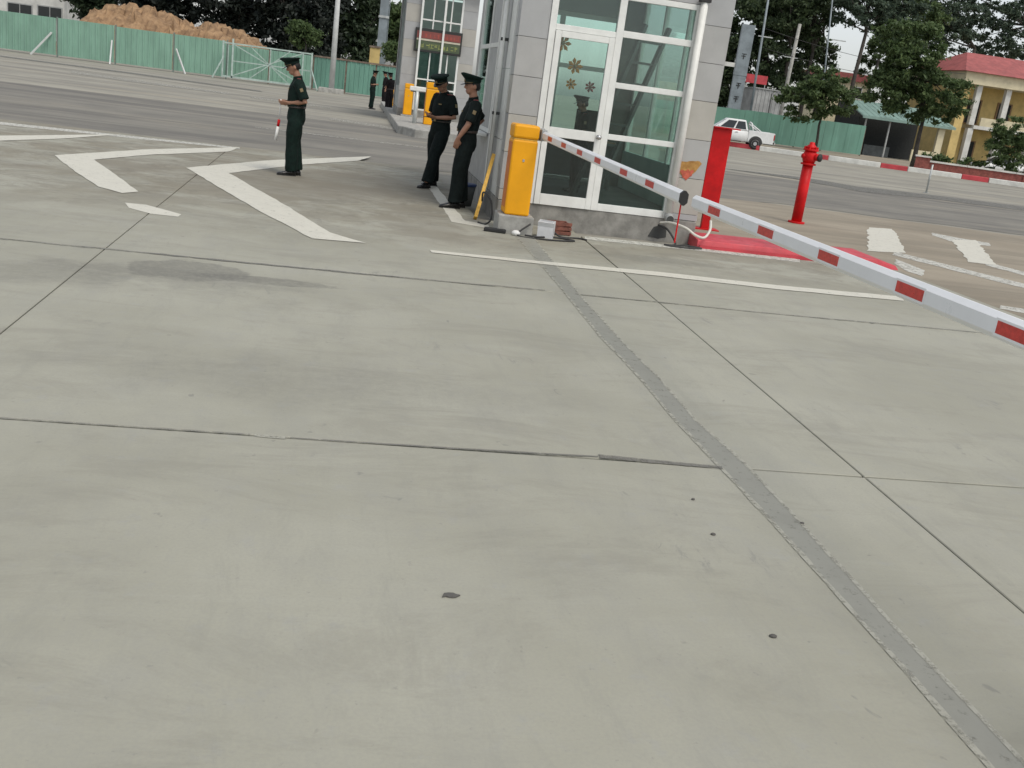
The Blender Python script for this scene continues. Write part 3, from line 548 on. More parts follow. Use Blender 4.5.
# ------------------------------------------------------------------ people
def remesh(mb, vox, sm=4):
    me = mb.mesh('tmp'); o = bpy.data.objects.new('tmp', me); col.objects.link(o)
    m = o.modifiers.new('r', 'REMESH'); m.mode = 'VOXEL'; m.voxel_size = vox
    m2 = o.modifiers.new('s', 'SMOOTH'); m2.iterations = sm; m2.factor = .5
    dg = bpy.context.evaluated_depsgraph_get(); r = bpy.data.meshes.new_from_object(o.evaluated_get(dg))
    bpy.data.objects.remove(o); bpy.data.meshes.remove(me)
    r.polygons.foreach_set('use_smooth', [True]*len(r.polygons)); return r
def rm(name, mb, m, parent, vox, sm=4):
    me = remesh(mb, vox, sm); me.name = name; me.materials.append(MAT[m]); o = bpy.data.objects.new(name, me); col.objects.link(o); o.parent = parent; return o
def ell(c, rx, ry, n=18, tilt=0.):
    return [Vector((c[0]+rx*math.cos(t), c[1]+ry*math.sin(t), c[2]+tilt*math.sin(t))) for t in (2*math.pi*k/n for k in range(n))]
def person(loc, face, label, pose, height=1.64, cloth='uniform', capm='uniform_green', vox=.0085, patch=True, group='uniformed guards'):
    r = empty('person', loc, math.atan2(-face[0], face[1]), label, 'person', group)
    k = height/1.66; r.scale = (k, k, k)
    V = Vector
    lean = pose.get('lean', (0, 0)); hp = pose.get('hip', (0, 0))
    hip = V((hp[0], hp[1], .88)); ch = V((hp[0]+lean[0]*.5, hp[1]+lean[1]*.5, 1.2)); nk = V((hp[0]+lean[0], hp[1]+lean[1]-.01, 1.41))
    sh = {s: V((nk.x+s*.175, nk.y, 1.355)) for s in (-1, 1)}
    hj = {s: hip+V((s*.09, 0, -.02)) for s in (-1, 1)}
    an = {s: V((pose['feet'][s][0], pose['feet'][s][1], .085)) for s in (-1, 1)}
    kn = {s: (hj[s]+an[s])/2+V((pose.get('kn', {}).get(s, (0, .02))[0], pose.get('kn', {}).get(s, (0, .02))[1], .03)) for s in (-1, 1)}
    el = {s: V(pose['elbow'][s]) for s in (-1, 1)}; wr = {s: V(pose['wrist'][s]) for s in (-1, 1)}
    hdir = {s: V(pose['hand'][s]).normalized() for s in (-1, 1)}
    # head frame
    hpitch, hyaw = pose.get('head', (0, 0)); HR = Matrix.Rotation(hyaw, 3, 'Z') @ Matrix.Rotation(-hpitch, 3, 'X')
    hc0 = nk+V((0, .02, .035)); H_ = lambda p: hc0+HR @ V(p)
    # ---- body
    mb = MB()
    mb.loft([ell((hip.x, hip.y, .80), .13, .09), ell(hip, .15, .105), ell((hip.x, hip.y, 1.0), .125, .09), ell(ch, .145, .10), ell((nk.x, nk.y, 1.33), .15, .09), ell((nk.x, nk.y, 1.40), .07, .06)])
    mb.tube([nk+V((0, -.005, -.08)), nk, H_((0, .0, .05)), H_((0, .01, .1))], [.07, .058, .054, .056], 14)
    mb.ball(H_((0, .012, .155)), .076, .094, .108, 18, 12, HR); mb.ball(H_((0, .05, .085)), .052, .048, .05, 14, 8, HR)   # skull, jaw
    mb.loft([[H_(p) for p in q] for q in ([(-.006, .1, .17), (.006, .1, .17), (.006, .105, .168), (-.006, .105, .168)], [(-.017, .095, .118), (.017, .095, .118), (.011, .128, .125), (-.011, .128, .125)], [(-.008, .095, .108), (.008, .095, .108), (.006, .11, .111), (-.006, .11, .111)])])
    for s in (-1, 1):
        mb.ball(H_((s*.078, -.002, .135)), .012, .022, .033, 8, 6, HR)
        mb.tube([hj[s]+V((0, 0, .05)), hj[s], (hj[s]+kn[s])/2, kn[s], kn[s]*.6+an[s]*.4, an[s]], [.075, .078, .068, .05, .048, .035], 12)
        mb.tube([sh[s]+V((-s*.06, 0, -.01)), sh[s], (sh[s]+el[s])/2, el[s], el[s]*.6+wr[s]*.4, wr[s]], [.05, .052, .044, .037, .036, .025], 12)
        # hand: palm and five fingers
        d = hdir[s]; n_ = V(pose['palm'][s]) if 'palm' in pose else V((-s, 0, 0)); n_ = (n_-d*n_.dot(d)).normalized(); sd_ = d.cross(n_)*s
        pc = wr[s]+d*.05
        rings = [[p+sd_*(w_*math.cos(t))+n_*(th*math.sin(t)) for t in (2*math.pi*q/12 for q in range(12))] for p, w_, th in ((wr[s]-d*.01, .026, .02), (wr[s]+d*.03, .036, .018), (wr[s]+d*.07, .043, .016), (wr[s]+d*.095, .04, .013))]
        mb.loft(rings); cl = pose.get('curl', {}).get(s, .5)
        for q, ln in zip((-.030, -.010, .010, .030), (.062, .074, .07, .054)):
            p = wr[s]+d*.09+sd_*q; pts = [p-d*.02]; dd = d.copy()
            for seg in (.45, .32, .23): pts.append(pts[-1]+dd*(ln*seg+(.02 if seg == .45 else 0))); dd = (dd*math.cos(cl)+n_*math.sin(cl)).normalized()
            mb.tube(pts, [.0095, .0095, .009, .0075], 8)
        p = wr[s]+d*.03-sd_*.032; mb.tube([p+sd_*.012, p+d*.028-sd_*.018+n_*.01, p+d*.055-sd_*.02+n_*.022, p+d*.075-sd_*.012+n_*.03], [.012, .0115, .0105, .008], 8)
        mb.tube([an[s]+V((0, 0, .02)), an[s]+V((0, -.01, -.03))], [.03, .028], 10); mb.ball(an[s]+V((0, .03, -.055)), .025, .07, .016, 12, 8)
    body = rm('body', mb, 'skin', r, vox*.8, 2)
    # ---- trousers
    mb = MB(); mb.loft([ell((hip.x, hip.y, .76), .14, .115), ell((hip.x, hip.y, .84), .178, .138), ell((hip.x, hip.y, .92), .172, .134), ell((hip.x, hip.y, 1.0), .155, .12), ell((hip.x, hip.y, 1.03), .152, .118)])
    for s in (-1, 1):
        p0 = hj[s]+V((-s*.005, 0, .04)); dn = an[s]+V((0, -.012, .0))
        pts = [p0]; rs_ = [.085]
        for t, rr_ in ((.15, .112), (.35, .108), (.5, .098), (.62, .094), (.74, .095), (.86, .094), (.95, .094), (1., .097)):
            base = (p0+(kn[s]-p0)*min(1, t/.52)) if t < .52 else (kn[s]+(dn-kn[s])*((t-.52)/.48))
            pts.append(base+V((random.uniform(-1, 1)*.004, random.uniform(-1, 1)*.005-(.006 if t > .6 else 0), 0))); rs_.append(rr_+random.uniform(-.003, .003))
        pts[-1].z = max(pts[-1].z, .055); mb.tube(pts, rs_, 14)
    rm('trousers', mb, cloth, r, vox*1.1, 3)
    # ---- short-sleeved shirt, tucked in
    mb = MB(); mb.loft([ell((hip.x, hip.y, .985), .157, .122), ell((hip.x, hip.y+.004, 1.04), .176, .142), ell(((hip.x+ch.x)/2, (hip.y+ch.y)/2, 1.1), .172, .142), ell(ch, .18, .138), ell((nk.x, nk.y, 1.30), .182, .124), ell((nk.x, nk.y, 1.365), .15, .092), ell((nk.x, nk.y+.005, 1.41), .085, .072), ell((nk.x, nk.y+.01, 1.432), .066, .066, tilt=-.012)])
    for s in (-1, 1):
        e2 = sh[s]+(el[s]-sh[s])*.86
        mb.tube([sh[s]+V((-s*.09, 0, -.03)), sh[s]+V((-s*.01, 0, -.005)), sh[s]+(el[s]-sh[s])*.3, sh[s]+(el[s]-sh[s])*.6, e2], [.088, .078, .074, .072, .074], 14)
    st = rm('shirt', mb, cloth, r, vox*1.1, 3)
    cb = MB().loft([ell((nk.x, nk.y+.008, 1.415), .075, .07, tilt=-.012), ell((nk.x, nk.y+.012, 1.455), .066, .062, tilt=-.016), ell((nk.x, nk.y+.012, 1.455), .06, .056, tilt=-.016), ell((nk.x, nk.y+.008, 1.415), .062, .058, tilt=-.012)]); cb.build('collar', cloth, st, True)
    MB().loft([ell((hip.x, hip.y, 1.0), .168, .132), ell((hip.x, hip.y, 1.036), .172, .136), ell((hip.x, hip.y, 1.036), .14, .1), ell((hip.x, hip.y, 1.0), .14, .1)], cap=False).build('belt', 'belt_leather', r, True)
    B('buckle', 'gold', r, hip.x-.022, hip.x+.022, hip.y+.134, hip.y+.142, 1.002, 1.037)
    for s in (-1, 1):
        ax = (sh[s]+V((-s*.1, 0, .062)), sh[s]+V((s*.005, 0, .066))); MB().bar(ax[0], ax[1], .05, .012).build('epaulette', 'badge_red' if patch else cloth, st, bevel=.003)
        q = sh[s]+(el[s]-sh[s])*.4; ad = (el[s]-sh[s]).normalized()
        ou = V((s, 0, 0)); ou = (ou-ad*ou.dot(ad)).normalized()
        if patch: MB().bar(q+ou*.071-ad*.026, q+ou*.071+ad*.026, .045, .012, ou).build('sleeve_patch', 'gold', st, bevel=.004)
    if patch: B('name_tag', 'gold', st, ch.x-.1, ch.x-.04, ch.y+.128, ch.y+.137, 1.255, 1.272)
    # ---- shoes
    for s in (-1, 1):
        a = an[s]; yw = pose.get('toe', {}).get(s, -s*.15); RZ = Matrix.Rotation(yw, 3, 'Z'); T = lambda p: V((a.x, a.y, 0))+RZ @ V(p)
        rings = []
        for y, wd, h in ((-.085, .028, .055), (-.07, .038, .085), (-.02, .041, .1), (.04, .041, .085), (.09, .046, .062), (.14, .046, .05), (.175, .036, .042), (.19, .018, .032)):
            rings.append([T((wd*math.cos(t), y, .012+(h-.012)*(.5+.5*math.sin(t)) if math.sin(t) > -.3 else .012)) for t in (2*math.pi*q/12 for q in range(12))])
        shoe = MB().loft(rings).build('shoe', 'shoe_leather', r, True)
        MB().prism([tuple(T((x*1.0, y, 0)).xy) for x, y in ((-.034, -.09), (.034, -.09), (.043, -.02), (.05, .1), (.045, .15), (.025, .19), (-.025, .19), (-.045, .15), (-.05, .1), (-.043, -.02))], 0, .016).build('sole', 'black_rubber', shoe)
    # ---- face, hair, peaked cap
    for s in (-1, 1):
        MB().ball(H_((s*.03, .093, .152)), .012, .008, .007, 8, 6, HR).build('eye', 'eye_dark', r, True)
        MB().bar(H_((s*.014, .1, .174)), H_((s*.046, .088, .172)), .012, .007).build('eyebrow', 'hair', r)
    MB().ball(H_((0, .094, .082)), .024, .008, .007, 10, 6, HR).build('mouth', 'lip', r, True)
    MB().loft([[H_(p) for p in ell((0, yo, z), a_, b_)] for z, a_, b_, yo in ((.09, .05, .05, -.035), (.12, .078, .078, -.02), (.16, .082, .088, -.008), (.21, .08, .09, .0), (.25, .05, .06, .005))]).build('hair', 'hair', r, True)
    cp = empty('cap', (0, 0, 0)); cp.parent = r
    MB().loft([[H_(p) for p in ell((0, .006, z), a_, b_, 24, tl)] for z, a_, b_, tl in ((.178, .086, .103, -.006), (.182, .089, .106, -.004), (.228, .092, .110, .004), (.224, .05, .06, .0))]).build('cap_band', 'badge_red' if pose.get('redband') else capm, cp, True)
    tl = .034
    MB().loft([[H_(p) for p in ell((0, y_, z), a_, b_, 28, t_)] for z, a_, b_, t_, y_ in ((.226, .092, .110, .004, .006), (.245, .118, .128, .014, .012), (.262, .138, .15, .028, .016), (.272, .138, .15, .034, .016), (.281, .115, .125, .032, .014), (.283, .04, .05, .012, .012))]).build('crown', capm, cp, True)
    vis = []
    for rr_, dz in ((1., 0.), (1.35, -.022), (1.36, -.028), (1.0, -.006)):
        vis.append([H_((.089*math.sin(t)*(1+(rr_-1)*.25), .006+.106*math.cos(t)+(rr_-1)*.17*max(0, math.cos(t*1.15)), .183+dz*max(0, math.cos(t*1.15)))) for t in np.linspace(-1.35, 1.35, 15)])
    vm = MB(); vm.add([p for q in vis for p in q], [(i*15+j, i*15+j+1, ((i+1) % 4)*15+j+1, ((i+1) % 4)*15+j) for i in range(4) for j in range(14)]).build('visor', 'shoe_leather', cp, True)
    MB().ball(H_((0, .118, .212)), .02, .008, .022, 10, 6, HR).build('cap_badge', 'gold', cp, True)
    MB().tube([H_((.09*math.sin(t), .006+.108*math.cos(t), .19)) for t in np.linspace(-1.3, 1.3, 14)], .0045, 6).build('cap_cord', 'gold', cp, True)
    return r
FEET0 = {-1: (-.085, .0), 1: (.085, .0)}
q = g(292.5, 175.5)
person((q.x, q.y, 0), (-1, -.12), 'guard in dark green uniform standing alone looking down at his hands', dict(feet={-1: (-.07, .05), 1: (.08, -.04)}, lean=(0, .015), hip=(0, .0), elbow={-1: (-.235, -.10, 1.10), 1: (.235, -.10, 1.10)}, wrist={-1: (-.09, .13, 1.06), 1: (.06, .14, 1.07)}, hand={-1: (.35, .9, -.1), 1: (-.35, .9, -.1)}, palm={-1: (.7, 0, .5), 1: (-.7, 0, .5)}, head=(.38, 0), curl={-1: .75, 1: .75}), 1.64, 'uniform_green')
sb = empty('signal_baton', (q.x-.235, q.y+.0, .99), 0, 'white signal baton with red band hanging from the lone guard hand', 'baton')
MB().tube([(0, 0, .09), (-.01, 0, -.20)], .009, 8).build('handle', 'paper', sb, True); MB().tube([(-.01, 0, -.201), (-.02, 0, -.30)], .02, 10).build('red_band', 'red_paint', sb, True); MB().tube([(-.02, 0, -.301), (-.045, 0, -.50)], [.02, .022], 10).build('tip', 'paper', sb, True)
q = g(432, 187)
person((q.x, q.y, 0), (-.75, -.62), 'guard in dark uniform looking down at a phone beside the far cabinet', dict(feet={-1: (-.13, .26), 1: (.14, -.12)}, hip=(0, -.05), lean=(0, -.01), elbow={-1: (-.245, -.08, 1.09), 1: (.245, -.08, 1.09)}, wrist={-1: (-.08, .15, 1.06), 1: (.06, .16, 1.09)}, hand={-1: (.4, .85, .1), 1: (-.4, .85, .1)}, palm={-1: (.6, 0, .8), 1: (-.6, 0, .8)}, head=(.5, .1), curl={-1: .7, 1: .7}), 1.69)
f = Vector((-.75, -.62, 0)).normalized(); pq = Vector((q.x, q.y, 1.075))+f*.245
ph = empty('phone', pq, math.atan2(-f.x, f.y), 'black phone held by the guard looking down', 'phone'); o = B('case', 'phone_black', ph, -.036, .036, -.07, .07, -.004, .004, bevel=.003); B('screen', 'car_glass', ph, -.032, .032, -.064, .064, .0045, .0055)
q = g(457.5, 208)
person((q.x, q.y, 0), (-.99, -.08), 'guard in dark uniform nearest the booth with hand on hip', dict(feet={-1: (-.08, .08), 1: (.09, -.03)}, hip=(0, -.02), lean=(0, -.03), elbow={-1: (-.235, .03, 1.10), 1: (.25, -.25, 1.16)}, wrist={-1: (-.19, .13, .92), 1: (.19, -.07, 1.0)}, hand={-1: (.3, .1, -.9), 1: (-.5, .7, -.3)}, palm={-1: (1, 0, 0), 1: (-1, -.3, 0)}, head=(.08, .1), curl={-1: .5, 1: .4}), 1.70)
q = g(371, 109, GZ)
person((q.x, q.y, GZ), (.9, -.2), 'far guard in green facing right with arms folded in front', dict(feet=FEET0, elbow={-1: (-.22, -.03, 1.08), 1: (.22, -.03, 1.08)}, wrist={-1: (-.06, .19, 1.12), 1: (.06, .19, 1.12)}, hand={-1: (.9, .3, 0), 1: (-.9, .3, 0)}, palm={-1: (0, -1, 0), 1: (0, -1, 0)}, head=(.2, 0)), 1.6, 'uniform_green', vox=.016, patch=False)
q = g(388, 113, GZ)
person((q.x, q.y, GZ), (-.5, .8), 'far guard in brownish dark uniform turned away from the camera', dict(feet=FEET0, elbow={-1: (-.25, -.02, 1.1), 1: (.25, -.02, 1.1)}, wrist={-1: (-.16, .17, 1.06), 1: (.2, .12, 1.0)}, hand={-1: (.4, .8, 0), 1: (-.1, .6, -.6)}, palm={-1: (0, 0, 1), 1: (-1, 0, 0)}, head=(.25, 0)), 1.6, 'uniform_brown', 'uniform', vox=.016, patch=False)
q = g(383.5, 106, GZ)
person((q.x, q.y, GZ), (-.9, -.3), 'far guard half hidden behind the brownish uniform', dict(feet=FEET0, elbow={-1: (-.22, -.03, 1.1), 1: (.22, -.03, 1.1)}, wrist={-1: (-.2, .05, .86), 1: (.2, .05, .86)}, hand={-1: (0, .1, -1), 1: (0, .1, -1)}, head=(.15, 0)), 1.6, 'uniform_brown', 'uniform', vox=.016, patch=False)
q = at(581, 134, 15.0)
person((q.x, 15.0, .301), (-.95, .1), 'guard with peaked cap seen through the booth door glass', dict(feet=FEET0, elbow={-1: (-.22, -.03, 1.1), 1: (.22, -.03, 1.1)}, wrist={-1: (-.08, .2, 1.05), 1: (.08, .2, 1.05)}, hand={-1: (.3, .9, 0), 1: (-.3, .9, 0)}, head=(.2, 0)), 1.34, vox=.012)

# ------------------------------------------------------------------ trees
def leafmesh(name, centers, spread, n, size, m, parent, seed, flat_=.6, droop=0.):
    rg = np.random.default_rng(seed); cs = np.array([c[:3] for c in centers]); rad = np.array([c[3] for c in centers])
    wts = rad**2; idx = rg.choice(len(cs), n, p=wts/wts.sum())
    dirs = rg.normal(size=(n, 3)); dirs /= np.linalg.norm(dirs, axis=1)[:, None]
    rr = np.abs(rg.normal(size=n))*.55
    p = cs[idx]+dirs*(rad[idx]*rr)[:, None]*np.array([1, 1, flat_])
    nrm = rg.normal(size=(n, 3))+np.array([0, 0, .6])+dirs*.5; nrm /= np.linalg.norm(nrm, axis=1)[:, None]
    t = np.cross(nrm, rg.normal(size=(n, 3))); t /= np.linalg.norm(t, axis=1)[:, None]; b = np.cross(nrm, t)
    s = size*(.55+.9*rg.random(n))[:, None]
    v = np.stack([p-t*s*.9, p+b*s*.42+nrm*s*.08, p+t*s, p-b*s*.42+nrm*s*.08], 1).reshape(-1, 3)
    me = bpy.data.meshes.new(name); me.vertices.add(4*n); me.vertices.foreach_set('co', v.astype(np.float32).ravel())
    me.loops.add(4*n); me.loops.foreach_set('vertex_index', np.arange(4*n, dtype=np.int32)); me.polygons.add(n)
    me.polygons.foreach_set('loop_start', np.arange(0, 4*n, 4, dtype=np.int32)); me.polygons.foreach_set('loop_total', np.full(n, 4, dtype=np.int32))
    me.update(calc_edges=True); me.materials.append(MAT[m]); o = bpy.data.objects.new(name, me); col.objects.link(o); o.parent = parent; return o
def tree(name, base, label, height, trunk_h, crown, m, n=6000, size=.22, r0=.16, lean=(0, 0), seed=1, cat='tree', group=None, nclump=46, clr=.75, cull=None):
    """crown: list of (dx, dy, z, rx, ry, rz) ellipsoids in metres above the base"""
    rg = random.Random(seed); rt_ = empty(name, base, 0, label, cat, group)
    tips = []
    cl = []
    vol = [c[3]*c[4]*c[5] for c in crown]
    clr *= .6; nclump = int(nclump*2.6)
    for _ in range(nclump):
        c = rg.choices(crown, vol)[0]
        while True:
            u = Vector((rg.uniform(-1, 1), rg.uniform(-1, 1), rg.uniform(-1, 1)))
            if .25 < u.length < 1: break
        cl.append((c[0]+u.x*c[3], c[1]+u.y*c[4], c[2]+u.z*c[5], clr*rg.uniform(.6, 1.35)))
    nclump = len(cl); top = Vector((lean[0], lean[1], trunk_h)); tm = MB()
    pts = [Vector((0, 0, -.1)), Vector((lean[0]*.2+rg.uniform(-.05, .05), lean[1]*.2, trunk_h*.3)), Vector((lean[0]*.6+rg.uniform(-.1, .1), lean[1]*.6, trunk_h*.68)), top]
    tm.tube(pts, [r0*1.25, r0, r0*.85, r0*.7], 10)
    zc = max(c[2] for c in crown)
    lead = Vector((sum(c[0] for c in crown)/len(crown), sum(c[1] for c in crown)/len(crown), zc)); tm.tube([top, (top+lead)/2+Vector((rg.uniform(-.3, .3), 0, 0)), lead], [r0*.7, r0*.45, r0*.15], 8)
    for c in rg.sample(cl, min(len(cl), 16)):
        e = Vector(c[:3]); t = rg.uniform(.0, .6); s_ = top.lerp(lead, t) if e.z > trunk_h else pts[2].lerp(top, rg.random()); mid = s_.lerp(e, .5)+Vector((0, 0, rg.uniform(-.1, .3)))
        tm.tube([s_, mid, e], [r0*.38, r0*.25, r0*.08], 6)
    tm.build('trunk', 'bark', rt_, True)
    leafmesh('crown', cl, 1, int(n*2.8), size*.58, m, rt_, seed)
    return rt_
def tree_px(name, label, px, base_y, Y, crown_px, trunk_top_y, m, **kw):
    """crown_px: pixel boxes (x0, x1, y0, y1) at depth Y; base given by pixel column"""
    b = at(px, base_y, Y); base = Vector((b.x, Y, GZ)); cr = []
    for x0, x1, y0, y1 in crown_px:
        c = at((x0+x1)/2, (y0+y1)/2, Y); sc = (at(x1, (y0+y1)/2, Y)-at(x0, (y0+y1)/2, Y)).length/2; sz = (at((x0+x1)/2, y0, Y)-at((x0+x1)/2, y1, Y)).length/2
        cr.append((c.x-base.x, random.uniform(-.5, .5), c.z-GZ, sc, sc*.8, sz))
    th = at(px, trunk_top_y, Y).z-GZ; tx_ = at(px+(base_y-trunk_top_y)*.16, trunk_top_y, Y).x-base.x
    return tree(name, base, label, 0, th, cr, m, lean=(kw.pop('leanx', 0.), 0), **kw)
GR = 'trees behind the right hoarding'
tree_px('street_tree', 'leafy street tree before the green roofed shed', 913, 163, 62, [(866, 930, 60, 112), (892, 970, 68, 124), (872, 940, 18, 80)], 118, 'leaf_mid', n=14000, size=.24, r0=.15, seed=3, clr=.68, nclump=85)
tree_px('street_tree', 'bushy low tree overhanging the right green hoarding', 815, 150, 73, [(780, 834, 82, 122), (798, 864, 76, 116), (798, 842, 66, 100)], 112, 'leaf_mid', n=7000, size=.26, r0=.1, seed=4, clr=.7)
tree_px('broadleaf_tree', 'dense dark tree beside the grey sign tower', 758, 125, 94, [(718, 790, -40, 62), (732, 800, 10, 100)], 70, 'leaf_dark', n=11000, size=.38, r0=.3, seed=5, clr=1.25, nclump=60, group=GR)
tree_px('broadleaf_tree', 'tall dark tree right of the utility pole', 812, 130, 97, [(765, 838, -60, 55), (778, 834, 20, 104)], 60, 'leaf_dark', n=12000, size=.38, r0=.3, seed=6, clr=1.25, nclump=64, group=GR)
tree_px('broadleaf_tree', 'low dark tree behind the foot of the sign tower', 728, 118, 95, [(704, 742, 20, 90), (700, 736, 60, 116)], 100, 'leaf_dark', n=6500, size=.36, r0=.2, seed=15, clr=1.1, nclump=40, group=GR)
tree_px('slender_tree', 'thin straight trunk tree left of the thick pole', 775, 126, 92, [(765, 815, -30, 40)], 50, 'leaf_dark', n=2500, size=.34, r0=.2, seed=16, clr=.9, nclump=20, group=GR)
tree_px('slender_tree', 'thin straight trunk tree right of the thick pole', 798, 126, 92, [(788, 838, -30, 40)], 50, 'leaf_dark', n=2500, size=.34, r0=.2, seed=17, clr=.9, nclump=20, group=GR)
tree_px('slender_tree', 'slim bare trunked tree against the pale sky gap', 842, 130, 88, [(828, 890, -40, 30), (845, 905, -20, 22)], 28, 'leaf_blue', n=5500, size=.3, r0=.2, seed=8, clr=.9, leanx=.3, group=GR)
tree_px('slender_tree', 'second slim trunked tree leaning right beside sky gap', 855, 130, 90, [(862, 925, -35, 45), (872, 925, 15, 62)], 45, 'leaf_blue', n=6500, size=.3, r0=.17, seed=9, clr=.9, leanx=.9, group=GR)
tree_px('broadleaf_tree', 'tree crown directly behind the red roof ridge', 950, 150, 104, [(900, 990, -40, 46), (915, 975, 5, 66)], 45, 'leaf_blue', n=8500, size=.34, r0=.24, seed=10, clr=1.1, nclump=70, group=GR)
tree_px('broadleaf_tree', 'tall tree at the right edge behind the red roof', 1010, 160, 106, [(955, 1055, -50, 48), (965, 1060, 0, 70)], 40, 'leaf_blue', n=9000, size=.34, r0=.24, seed=11, clr=1.1, nclump=75, group=GR)
tree_px('broadleaf_tree', 'tree crown hanging over the shed roof from behind', 890, 140, 92, [(860, 925, 25, 90), (880, 950, -10, 45)], 75, 'leaf_mid', n=7500, size=.3, r0=.24, seed=12, clr=.9, group=GR)
tree_px('bush', 'round green bush at the right edge before the yellow house', 1008, 168, 57, [(983, 1040, 128, 166), (992, 1045, 118, 150)], 152, 'leaf_mid', n=5000, size=.17, r0=.06, seed=13, clr=.5, cat='bush')
GL = 'dark trees behind the left hoarding'
for i, (px, lab, box_, m, Y) in enumerate(((20, 'dark tree rising behind the pale building at far left', [(-40, 60, -60, 8)], 'leaf_green', 115), (85, 'green tree above the left end of the soil heap', [(60, 125, -50, 20)], 'leaf_green', 98),
        (165, 'dark tree directly behind the soil heap', [(118, 215, -60, 35), (130, 200, -10, 52)], 'leaf_black', 96), (235, 'near black tree right of the soil heap', [(190, 285, -70, 45), (205, 290, 0, 66)], 'leaf_black', 93),
        (290, 'near black tree behind the lattice gate', [(250, 345, -70, 46), (258, 340, 10, 76)], 'leaf_black', 90), (350, 'green tree right of the white lamp pole', [(318, 385, -50, 48), (330, 380, 10, 80)], 'leaf_green', 92), (392, 'green tree between the steel column and far booth', [(380, 425, 4, 40), (385, 420, 30, 62)], 'leaf_mid', 100))):
    tree_px('broadleaf_tree', lab, px, 80+.13*(px-170), Y, box_, 35+.1*(px-170), m, n=9000, size=.42, r0=.25, seed=20+i, clr=1.35, nclump=60, group=GL)
tree_px('bush', 'yellowish green bush behind the lattice gate top', 303, 92, 72, [(288, 322, 20, 46)], 42, 'leaf_mid', n=2500, size=.22, r0=.07, seed=40, clr=.6, nclump=20, cat='bush')
tree_px('bush', 'small green bush right of the brown pier', 392, 104, 72, [(381, 402, 42, 58)], 60, 'leaf_mid', n=1500, size=.2, r0=.05, seed=41, clr=.5, nclump=14, cat='bush')

# ------------------------------------------------------------------ hoardings
def corr(mb, x0, x1, z0, z1, y, pitch, dep):
    n = max(2, int((x1-x0)/pitch)); P = []
    for i in range(n):
        a = x0+(x1-x0)*i/n; w_ = (x1-x0)/n
        P += [(a, y), (a+w_*.62, y), (a+w_*.70, y-dep), (a+w_*.92, y-dep)]
    P.append((x1, y)); m = len(P)
    mb.add([(x, yy, z0) for x, yy in P]+[(x, yy, z1) for x, yy in P]+[(x, yy+.02, z0) for x, yy in P]+[(x, yy+.02, z1) for x, yy in P],
           [(i, i+1, m+i+1, m+i) for i in range(m-1)]+[(2*m+i, 3*m+i, 3*m+i+1, 2*m+i+1) for i in range(m-1)]+[(m+i, m+i+1, 3*m+i+1, 3*m+i) for i in range(m-1)])
    return mb
YF = 65.
hl = empty('hoarding_fence', (0, YF, GZ), 0, 'long pale green corrugated hoarding left of the lattice gate', 'fence')
px_ = [-75, -10, 57, 115, 173, 226]
for a, b in zip(px_[:-1], px_[1:]):
    xa, xb = at(a, 50+.1*a, YF).x, at(b, 50+.1*b, YF).x
    corr(MB(), xa+.06, xb-.06, .12, random.uniform(2.12, 2.2), 0, .30, .05).build('panel', 'hoard_green', hl)
    MB().box(xb-.04, xb+.04, .03, .11, 0, 2.25).build('post', 'hoard_post', hl)
for px, dx in ((52, -.9), (176, .7), (112, .1)):
    x = at(px, 60, YF).x; MB().bar((x+dx, -1.0, .0), (x, -.08, 1.35), .08, .08).build('brace', 'pole_paint', hl)
hr = empty('hoarding_fence', (0, YF+1.2, GZ), 0, 'darker green hoarding from lattice gate to the far booth', 'fence')
px_ = [222, 268, 312, 345, 375, 420, 470]
for a, b in zip(px_[:-1], px_[1:]):
    xa, xb = at(a, 85, YF+1.2).x, at(b, 85, YF+1.2).x
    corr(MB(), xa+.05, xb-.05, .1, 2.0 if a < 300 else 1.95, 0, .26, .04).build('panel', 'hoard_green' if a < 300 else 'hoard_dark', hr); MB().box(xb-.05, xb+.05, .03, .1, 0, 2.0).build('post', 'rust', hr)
B('top_rail', 'rust', hr, at(312, 85, YF+1.2).x, at(470, 100, YF+1.2).x, -.06, -.0, 1.96, 2.06)
gx0_, gx1_ = at(222, 78, YF-.6).x, at(310, 88, YF-.6).x; gt = empty('lattice_gate', (gx0_, YF-.6, GZ), 0, 'pale steel lattice gate with star shaped bracing', 'gate'); GWd = gx1_-gx0_
for a, b, w_ in (((0, 0, .1), (0, 0, 2.2), .09), ((.55, 0, .1), (.55, 0, 2.35), .1), ((GWd, 0, .1), (GWd, 0, 2.15), .09), ((.02, 0, 2.08), (GWd-.02, 0, 2.08), .08), ((.02, 0, .18), (GWd-.02, 0, .18), .1), ((.57, 0, 1.1), (GWd-.02, 0, 1.1), .06), ((.57, 0, .25), (GWd*.9, 0, 2.05), .055), ((.57, 0, 2.05), (GWd*.9, 0, .25), .055), ((GWd*.53, 0, .2), (GWd*.53, 0, 2.05), .06), ((GWd*.9, 0, .2), (GWd*.9, 0, 2.05), .07), ((.3, 0, .2), (.3, 0, 2.05), .04), ((GWd*.3, 0, .2), (GWd*.75, 0, 2.05), .045), ((GWd*.75, 0, .2), (GWd*.3, 0, 2.05), .045)):
    MB().bar(a, b, w_, w_).build('bar', 'gate_steel', gt)
for sx in (.0, GWd): MB().bar((sx+(.45 if sx else -.5), -.5, .02), (sx, -.03, 1.2), .06, .06).build('brace', 'gate_steel', gt)
